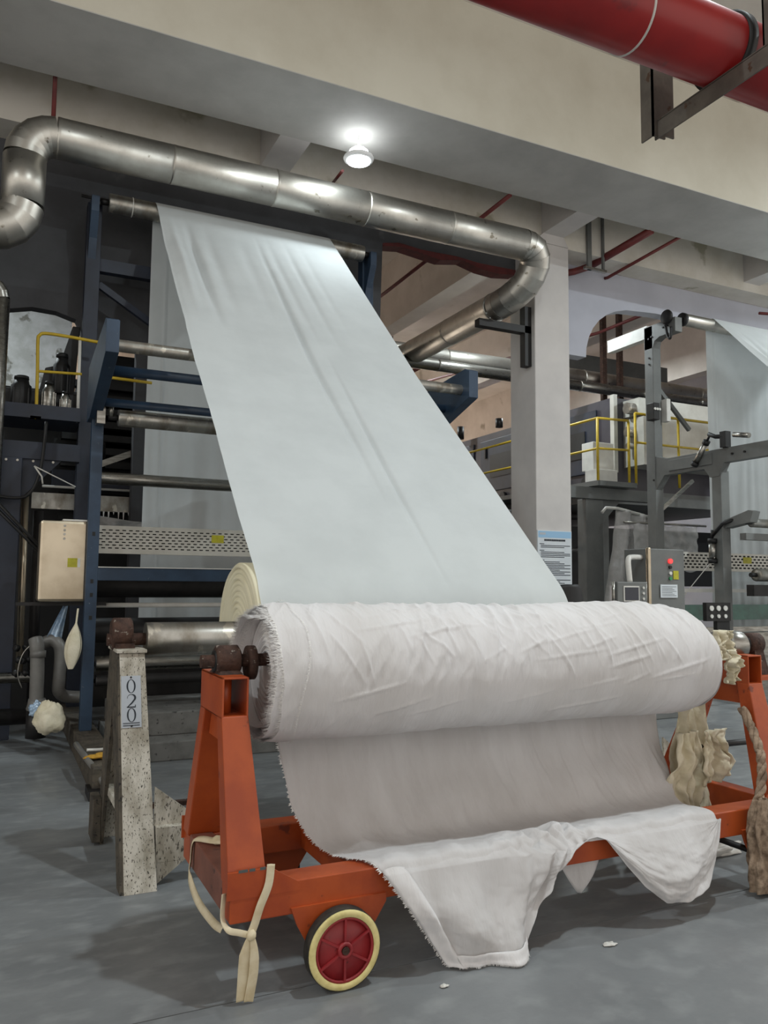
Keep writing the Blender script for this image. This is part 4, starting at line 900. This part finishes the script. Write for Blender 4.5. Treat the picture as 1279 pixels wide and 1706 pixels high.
tag(MB().box(.92, 1.35, 5.6, 5.65, 0, .03).build('wood_strip', 'rust'), 'thin rusty strip lying on the floor behind the roll stand', 'strip')

# ================================================================== GREY MACHINE ON THE RIGHT
X0 = 9.0
mg = thing('winder_frame', (X0+1.5, 8.2, 0), 'grey steel winder frame with arms and rollers at the right', 'machine')
MB().box(X0-.1, X0+.06, 9.12, 9.3, 0, 5.5).build('back_post', 'grey_steel', mg, bevel=.01)
MB().prism([(9.3, 5.5), (8.66, 5.5), (8.66, 5.28), (8.98, 5.28), (9.08, 5.24), (9.12, 5.14), (9.3, 5.14)], 'X', X0-.1, X0+.04).build('top_arm', 'grey_steel', mg, bevel=.004)
MB().prism([(9.3, 3.38), (9.12, 3.46), (8.9, 3.40), (7.0, 3.40), (7.0, 3.2), (7.85, 3.2), (7.95, 3.02), (8.1, 3.02), (8.2, 3.15), (8.95, 3.15), (9.12, 2.95), (9.3, 2.95)], 'X', X0-.09, X0+.03).build('arm', 'grey_steel', mg, bevel=.004)
MB().box(X0-.11, X0-.09, 8.05, 8.85, 3.2, 3.36).build('arm_plate', 'grey_steel', mg, bevel=.004)
MB().box(X0-.08, X0+.08, 7.92, 8.08, 0, 3.1).build('mid_post', 'grey_steel', mg, bevel=.008)
for (y, z) in ((9.2, 4.9), (9.2, 5.0), (9.14, 5.32), (8.9, 5.4), (8.8, 5.4), (9.2, 5.3), (7.7, 3.3), (7.5, 3.3), (9.15, 3.1)): MB().cyl((X0-.115, y, z), (X0-.09, y, z), .014, seg=10).build('bolt', 'dark_metal', mg)
def groller(y, z, r, x0, x1, mt):
    o = MB().lathe([(0, r*.4), (0, r*.96), (.01, r), (x1-x0, r), (x1-x0, r*.3)], (x0, y, z), (1,0,0), 32).build('roller', mt, mg); MB().cyl((x0-.1, y, z), (x0+.001, y, z), r*.35, seg=14).build('shaft', 'black', o); return o
o = groller(8.72, 5.5, .095, X0+.12, 12.6, 'aluminium'); MB().lathe([(0, .03), (0, .1), (.05, .1), (.05, .03)], (X0+.09, 8.72, 5.5), (1,0,0), 28).build('end_cap', 'black', o)
pu = MB().lathe([(0, .02), (0, .1), (.02, .11), (.05, .1), (.05, .02)], (X0-.17, 8.78, 5.52), (1,0,0), 26).build('pulley', 'black', mg); MB().tube(smooth([(X0-.14, 8.82, 5.48), (X0-.14, 8.78, 5.25), (X0-.14, 8.72, 5.18), (X0-.14, 8.7, 5.35)], 5), .02, 8).build('chain', 'black', pu)
groller(7.12, 3.02, .09, X0+.1, 12.6, 'aluminium'); groller(7.6, 2.36, .06, X0+.1, 12.6, 'worn_steel'); groller(7.55, 1.66, .085, X0+.1, 12.6, 'worn_steel')
MB().box(X0+.0, 12.6, 7.6, 7.7, 2.13, 2.22).build('cross_bar', 'grey_steel', mg); MB().box(X0, 12.6, 7.5, 7.62, 1.38, 1.53).build('cross_beam', 'dark_metal', mg)
MB().box(X0+.0, X0+.1, 7.05, 7.2, 3.0, 3.2).build('roller_hanger', 'black', mg)
MB().prism([(7.9, 2.3), (7.5, 2.36), (7.45, 2.5), (7.52, 2.52), (7.95, 2.4)], 'X', X0-.04, X0+.1).build('roller_bracket', 'grey_steel', mg)
MB().bar((X0-.02, 9.2, 4.62), (X0+.7, 9.2, 3.95), .05, .06).build('diagonal_brace', 'grey_steel', mg); MB().bar((X0, 9.2, 2.6), (X0+.75, 9.2, 3.15), .04, .05).build('diagonal_brace', 'steel', mg)
def air_cyl(p0, p1, r):
    t = MB().cyl(p0, p1, r, seg=20).build('air_cylinder', 'steel', mg); d = (V(p1)-V(p0)).normalized()
    MB().cyl(V(p0)-d*.04, V(p0)+d*.02, r*1.25, seg=14).build('end_block', 'black', t); MB().cyl(V(p1)-d*.02, V(p1)+d*.04, r*1.25, seg=14).build('end_block', 'black', t); MB().cyl(V(p1)+d*.03, V(p1)+d*.16, r*.4, seg=12).build('rod', 'black', t)
air_cyl((X0-.15, 8.3, 3.24), (X0-.15, 8.1, 3.5), .04); air_cyl((X0-.13, 8.05, 1.86), (X0-.13, 8.05, 2.12), .05)
lk = MB().tube([(X0-.15, 8.05, 3.62), (X0-.13, 7.95, 3.57), (X0-.12, 7.8, 3.55)], .03, 10).build('linkage', 'black', mg); MB().box(X0-.15, X0-.05, 7.76, 7.86, 3.4, 3.62).build('pivot', 'black', lk); MB().tube([(X0-.12, 7.65, 3.55), (X0-.12, 7.4, 3.5)], .035, 12).build('link_arm', 'steel', lk)
MB().tube([(X0-.13, 8.05, 2.2), (X0-.1, 7.9, 2.36), (X0, 7.75, 2.42)], .026, 10).build('linkage', 'black', mg)
MB().box(X0+.06, X0+.14, 9.02, 9.14, 4.0, 4.35).build('switch_box', 'white_plastic', mg, bevel=.01)
gp = MB().box(X0-.22, X0-.1, 9.0, 9.16, 4.0, 4.26).build('gauge_panel', 'dark_metal', mg, bevel=.01)
for k in range(3): MB().cyl((X0-.2+.045*k, 8.985, 4.16), (X0-.2+.045*k, 9.0, 4.16), .02, seg=16).build('gauge', 'white_plastic', gp)
MB().cyl((X0-.16, 8.95, 1.0), (X0-.15, 8.0, 1.9), .006, seg=8).build('air_hose', 'white_plastic', mg)
# perforated guard of the grey machine
pg = MB(); a0, a1, y_, z0, z1 = 8.3, 12.4, 8.3, 1.72, 1.98; rws = 5
zs = [z0+.05+k*(z1-z0-.09)/(rws-1) for k in range(rws)]; ed = [z0]+[e for z in zs for e in (z-.011, z+.011)]+[z1]
for k in range(0, len(ed), 2): pg.box(a0, a1, y_, y_+.006, ed[k], ed[k+1])
for k, z in enumerate(zs):
    x = a0; first = True
    while x < a1:
        xe = min(a0+(.05 if k % 2 else .09) if first else x+.03, a1); pg.box(x, xe, y_, y_+.006, z-.011, z+.011); x = xe+.055; first = False
po = pg.build('perforated_guard', 'panel_white', mg); MB().box(a0, a1, y_+.04, y_+.046, z0, z1).build('slot_shade', 'black', po); MB().box(9.75, 9.92, y_-.004, y_, 1.84, 1.93).build('warning_sticker', 'sticker', po)  # added black sheet stands for shade behind these slots too
MB().box(8.3, 12.4, 8.35, 8.4, 1.42, 1.47).build('rail', 'white_plastic', mg); MB().box(8.1, 12.4, 8.5, 8.56, 1.02, 1.24).build('glass_guard', 'green_glass', mg); MB().box(8.1, 12.4, 8.3, 8.36, .86, .93).build('rail', 'steel', mg); MB().box(8.1, 12.4, 8.35, 8.5, 0, .84).build('trough', 'steel', mg)
vp = MB().box(8.0, 8.42, 7.38, 7.44, 1.07, 1.30).build('valve_panel', 'dark_metal', mg); MB().box(8.2, 8.42, 7.4, 7.46, .2, 1.07).build('valve_post', 'black', mg)
for i in range(3):
    for j in range(2): MB().cyl((8.08+.12*i, 7.365, 1.23-.1*j), (8.08+.12*i, 7.385, 1.23-.1*j), .033 if j == 0 else .024, seg=18).build('gauge', 'white_plastic', vp)
web('fabric_web', 'white fabric web running through the grey machine at the right edge', 8.315, 8.72, 5.5, 6.3, 3.1, 4.6, 1.178, .44, (1.385, 1.35), (3.5, 3.45))
# control cabinet, touch panel, chair in front of the grey machine
cb = thing('control_cabinet', (6.95, 7.1, 0), 'stainless control cabinet with a red lamp and a paper sheet on its door', 'cabinet')
MB().box(6.70, 7.25, 7.0, 7.4, 0, 1.93).build('body', 'grey_steel', cb, bevel=.01); MB().box(6.685, 6.725, 6.985, 7.03, 0, 1.94).build('corner_trim', 'stainless', cb, bevel=.01)
MB().cyl((7.02, 6.975, 1.79), (7.02, 7.0, 1.79), .028, seg=16).build('red_lamp', 'indicator_red', cb)
for z, m_ in ((1.72, 'black'), (1.65, 'white_plastic'), (1.59, 'indicator_green')): MB().cyl((7.02, 6.98, z), (7.02, 7.0, z), .02, seg=14).build('button', m_, cb)
MB().box(7.07, 7.15, 6.992, 7.0, 1.58, 1.68).build('warning_sticker', 'sticker', cb)
ppr = MB().box(6.86, 7.12, 6.985, 6.99, 1.37, 1.52).build('paper_sheet', 'poster_white', cb)
for k in range(7): MB().box(6.88, 7.10-.03*(k % 3), 6.983, 6.985, 1.39+.017*k, 1.394+.017*k).build('text_line', 'ink', ppr)
hm = thing('touch_panel', (6.27, 6.8, 0), 'grey operator touch panel on a bent white pipe beside the cabinet', 'control panel')
MB().box(6.06, 6.48, 6.8, 6.9, 1.24, 1.545).build('housing', 'grey_steel', hm, bevel=.01); MB().box(6.14, 6.36, 6.79, 6.8, 1.33, 1.5).build('screen_bezel', 'white_plastic', hm); MB().box(6.155, 6.345, 6.785, 6.79, 1.345, 1.485).build('screen', 'screen', hm)
for k in range(6): MB().box(6.15+.035*k, 6.175+.035*k, 6.785, 6.8, 1.285, 1.305).build('key', 'dark_metal', hm)
for z in (1.3, 1.36, 1.42, 1.48): MB().cyl((6.42, 6.785, z), (6.42, 6.8, z), .014, seg=12).build('button', 'white_plastic', hm)
for x in (6.03, 6.49): MB().cyl((x, 6.83, 1.22), (x, 6.83, 1.55), .015, seg=10).build('side_handle', 'steel', hm)
MB().tube(smooth([(6.29, 6.86, 1.54), (6.29, 6.88, 1.72), (6.31, 6.9, 1.79), (6.38, 6.94, 1.82), (6.68, 7.1, 1.83)], 5), .03, 14).build('support_pipe', 'white_plastic', hm); MB().cyl((6.27, 6.86, 0), (6.27, 6.86, 1.25), .035, seg=16).build('pedestal', 'grey_steel', hm)
ch = thing('office_chair', (5.2, 6.6, 0), 'black office chair peeking over the white roll by the column', 'chair')
MB().grid(24, 16, lambda u, v: (5.2+(u-.5)*.42*(1-.22*(2*v-1)**4)*(1-.10*v), 6.5+.09*(2*u-1)**2, 1.02+.49*v-.06*v*(2*u-1)**4)).build('backrest', 'black', ch, solid=.05)
MB().box(4.97, 5.43, 6.52, 6.98, .5, .58).build('seat', 'black', ch, bevel=.03); MB().cyl((5.2, 6.75, .12), (5.2, 6.75, .5), .03, seg=14).build('gas_lift', 'dark_metal', ch); MB().box(5.17, 5.23, 6.5, 6.56, .5, 1.1).build('back_support', 'dark_metal', ch)
for k in range(5):
    a = k*2*PI/5+.3; l = MB().bar((5.2, 6.75, .12), (5.2+.28*math.cos(a), 6.75+.28*math.sin(a), .08), .04, .04).build('base_leg', 'black', ch); MB().lathe([(0, .01), (0, .03), (.03, .03), (.03, .01)], (5.2+.28*math.cos(a), 6.74+.28*math.sin(a), .03), (0,1,0), 14).build('castor', 'black', l)
# notice on the column
ps = thing('notice_board', (6.9, 8.99, 1.42), 'white notice sheet with blue header and text lines on the column', 'notice')
MB().box(6.618, 7.195, 8.985, 9.0, 1.40, 2.25).build('sheet', 'poster_white', ps); MB().box(6.63, 7.185, 8.983, 8.985, 2.15, 2.24).build('header', 'poster_blue', ps); MB().box(6.65, 6.75, 8.981, 8.983, 2.19, 2.22).build('logo_text', 'plate_grey', ps)
for k in range(12): MB().box(6.73+.03*k, 6.753+.03*k, 8.98, 8.985, 2.105, 2.13).build('title_character', 'ink', ps)
rnd = random.Random(3); z = 2.06
for k in range(26):
    if k in (3, 8, 18): z -= .022
    x = 6.65+(0 if k in (0, 3, 8, 18) else .02); x1 = x+(.10 if k in (0, 3, 8, 18) else rnd.choice((.5, .5, .5, .34, .42)))
    mb = MB(); n_ = int((x1-x)/.02)
    for q in range(n_): mb.box(x+q*.02, x+q*.02+.0165, 8.9825, 8.985, z, z+.010)
    mb.build('text_line', 'ink', ps); z -= .0225
# ---------------- far oven, walkway and rails beyond the arch
ov = thing('oven_body', (11, 14, 0), 'long dark drying oven with panels seen beyond the column', 'machine')
MB().box(9.75, 13.5, 11.0, 24, 3.2, 4.85).build('body', 'oven_panel', ov); MB().box(9.74, 9.82, 10.95, 11.05, 3.5, 4.9).build('edge_trim', 'panel_white', ov)
MB().box(10.0, 13.5, 10.5, 11.0, 3.6, 4.45).build('inlet_housing', 'panel_white', ov); MB().box(10.0, 13.5, 10.6, 11.0, 4.5, 4.8).build('inlet_hood', 'panel_white', ov)
for (z, r) in ((4.62, .1), (4.2, .09), (3.95, .05)): MB().cyl((9.85, 10.75, z), (13, 10.75, z), r, seg=22).build('inlet_roller', 'worn_steel', ov)
for k in range(6):
    y = 11.4+k*2.1; d = MB().box(9.715, 9.75, y, y+1.8, 3.55, 4.7).build('door_panel', 'navy_steel', ov, bevel=.01); MB().box(9.70, 9.715, y+.3, y+1.4, 3.85, 4.35).build('door_window', 'black', d); MB().box(9.68, 9.715, y+1.55, y+1.6, 4.3, 4.55).build('door_handle', 'dark_metal', d)
    for q in range(3): MB().cyl((9.68, y+.3+.6*q, 3.4), (9.75, y+.3+.6*q, 3.4), .09, seg=18).build('burner_port', 'black', ov)
MB().box(9.3, 13.5, 11.0, 24, 2.95, 3.2).build('base_frame', 'grey_steel', ov)
for y in (11.2, 15.5, 20): MB().box(9.6, 9.8, y, y+.2, 0, 2.95).build('leg', 'grey_steel', ov)
for k in range(4): MB().box(9.5, 13.4, 12+k*2.6, 13.6+k*2.6, 1.5, 2.6).build('lower_unit', 'black', ov)
MB().box(6.9, 9.6, 15.4, 23, .8, 3.1).build('filter_unit', 'dark_metal', ov); MB().box(7.4, 9.6, 14.0, 15.4, 1.6, 2.9).build('filter_unit', 'oven_panel', ov)
for k in range(5): MB().cyl((9.55, 14.3+k*1.6, 4.86), (9.55, 14.3+k*1.6, 5.05+.1*(k % 2)), .08, seg=12).build('vent_stub', 'dark_metal', ov)
wk = thing('walkway', (9.0, 10.4, 0), 'grey raised walkway with yellow railing in front of the far oven', 'walkway')
MB().box(8.68, 9.5, 10.15, 24, 3.12, 3.2).build('deck', 'grey_steel', wk); MB().box(8.0, 10.0, 10.35, 10.5, 2.92, 3.11).build('beam', 'grey_steel', wk); MB().box(8.63, 8.99, 10.4, 10.62, 0, 2.92).build('leg', 'grey_steel', wk, bevel=.01); MB().prism([(8.99, 2.92), (8.99, 2.5), (9.4, 2.92)], 'Y', 10.45, 10.5).build('gusset', 'grey_steel', wk)
def rail(pts, posts, parent):
    r_ = MB().tube(pts, .022, 8).build('handrail', 'yellow_paint', parent); MB().tube([V(p)-V((0, 0, .5)) for p in pts], .02, 8).build('mid_rail', 'yellow_paint', r_)
    for p in posts: MB().cyl((p[0], p[1], 3.2), (p[0], p[1], pts[0][2]), .022, seg=8).build('baluster', 'yellow_paint', r_)
rail([(8.72, 24, 4.23), (8.72, 10.2, 4.23), (9.38, 10.2, 4.25)], [(8.72, 10.2), (9.38, 10.2), (8.72, 12.6), (8.72, 15), (8.72, 17.4), (8.72, 19.8)], wk)
rail([(9.62, 10.3, 4.42), (10.1, 10.3, 4.42), (13, 10.3, 4.42)], [(9.62, 10.3), (10.6, 10.3), (11.6, 10.3)], wk)
bxs = [(8.95, 9.4, 10.5, 10.8, 3.2, 3.45), (9.05, 9.5, 10.7, 11.0, 3.46, 3.95)]
for i, q in enumerate(bxs): tag(MB().box(*q).build('storage_box', 'white_plastic', bevel=.01), ('low white box on the walkway behind the yellow rail', 'tall pinkish white box on top of the walkway boxes')[i], 'box')
t = thing('steel_beam', (9.2, 10, 5.6), 'white steel beam reaching back from the top of the grey post', 'beam'); MB().box(8.96, 9.08, 9.3, 10.2, 5.35, 5.55).build('web_plate', 'white_plastic', t)
t = thing('hood_beam', (11, 11.2, 5.1), 'greenish grey hood beam beyond the grey machine', 'beam'); MB().box(9.6, 13.4, 13.3, 13.6, 6.05, 6.4).build('web_plate', 'grey_steel', t)
film('plastic_sheet', lambda u, v: (lerp(8.9, 9.7, u)-.35*v*(1-u)+.03*math.sin(v*9), 10.0+.05*math.sin(u*16+v*2)+.05*fbm((u*4, v*4, 3)), lerp(2.75-.13*u, .02, v)), 'tall clear plastic sheet gathered beside the grey machine leg', 40, 40)
film('plastic_sheet', lambda u, v: (lerp(9.2, 10.6, u), 9.93+.03*fbm((u*7, v*7, 9)), lerp(2.5, 1.75, v)+.02*math.sin(u*20)), 'wrinkled shiny plastic sheet between the grey post and the web', 40, 24)
tag(MB().cyl((9.0, 9.93, 2.52), (10.8, 9.93, 2.52), .018, seg=10).build('hanging_bar', 'steel'), 'thin steel bar carrying the wrinkled shiny plastic sheet', 'bar')
tag(MB().tube([(8.62, 10.0, 2.66), (8.7, 10.0, 2.74), (8.95, 10.0, 2.74), (9.7, 10.02, 2.62)], .025, 8).build('white_pipe', 'white_plastic'), 'bent white pipe above the tall plastic sheet', 'pipe')
mb = MB().cyl((7.3, 11.0, 2.1), (9.3, 11.0, 2.1), .05, seg=14); tag(mb.build('cross_pipe', 'steel'), 'steel cross pipe low behind the column', 'pipe')
tag(MB().cyl((7.3, 11.2, 2.7), (9.3, 11.2, 2.7), .06, seg=14).build('cross_pipe', 'dark_metal'), 'dark cross pipe high behind the column', 'pipe')
tag(MB().box(7.4, 9.2, 12.5, 13.6, 0, 2.3).build('low_cabinet', 'dark_metal', bevel=.02), 'dark cabinet standing far behind the notice column', 'cabinet')
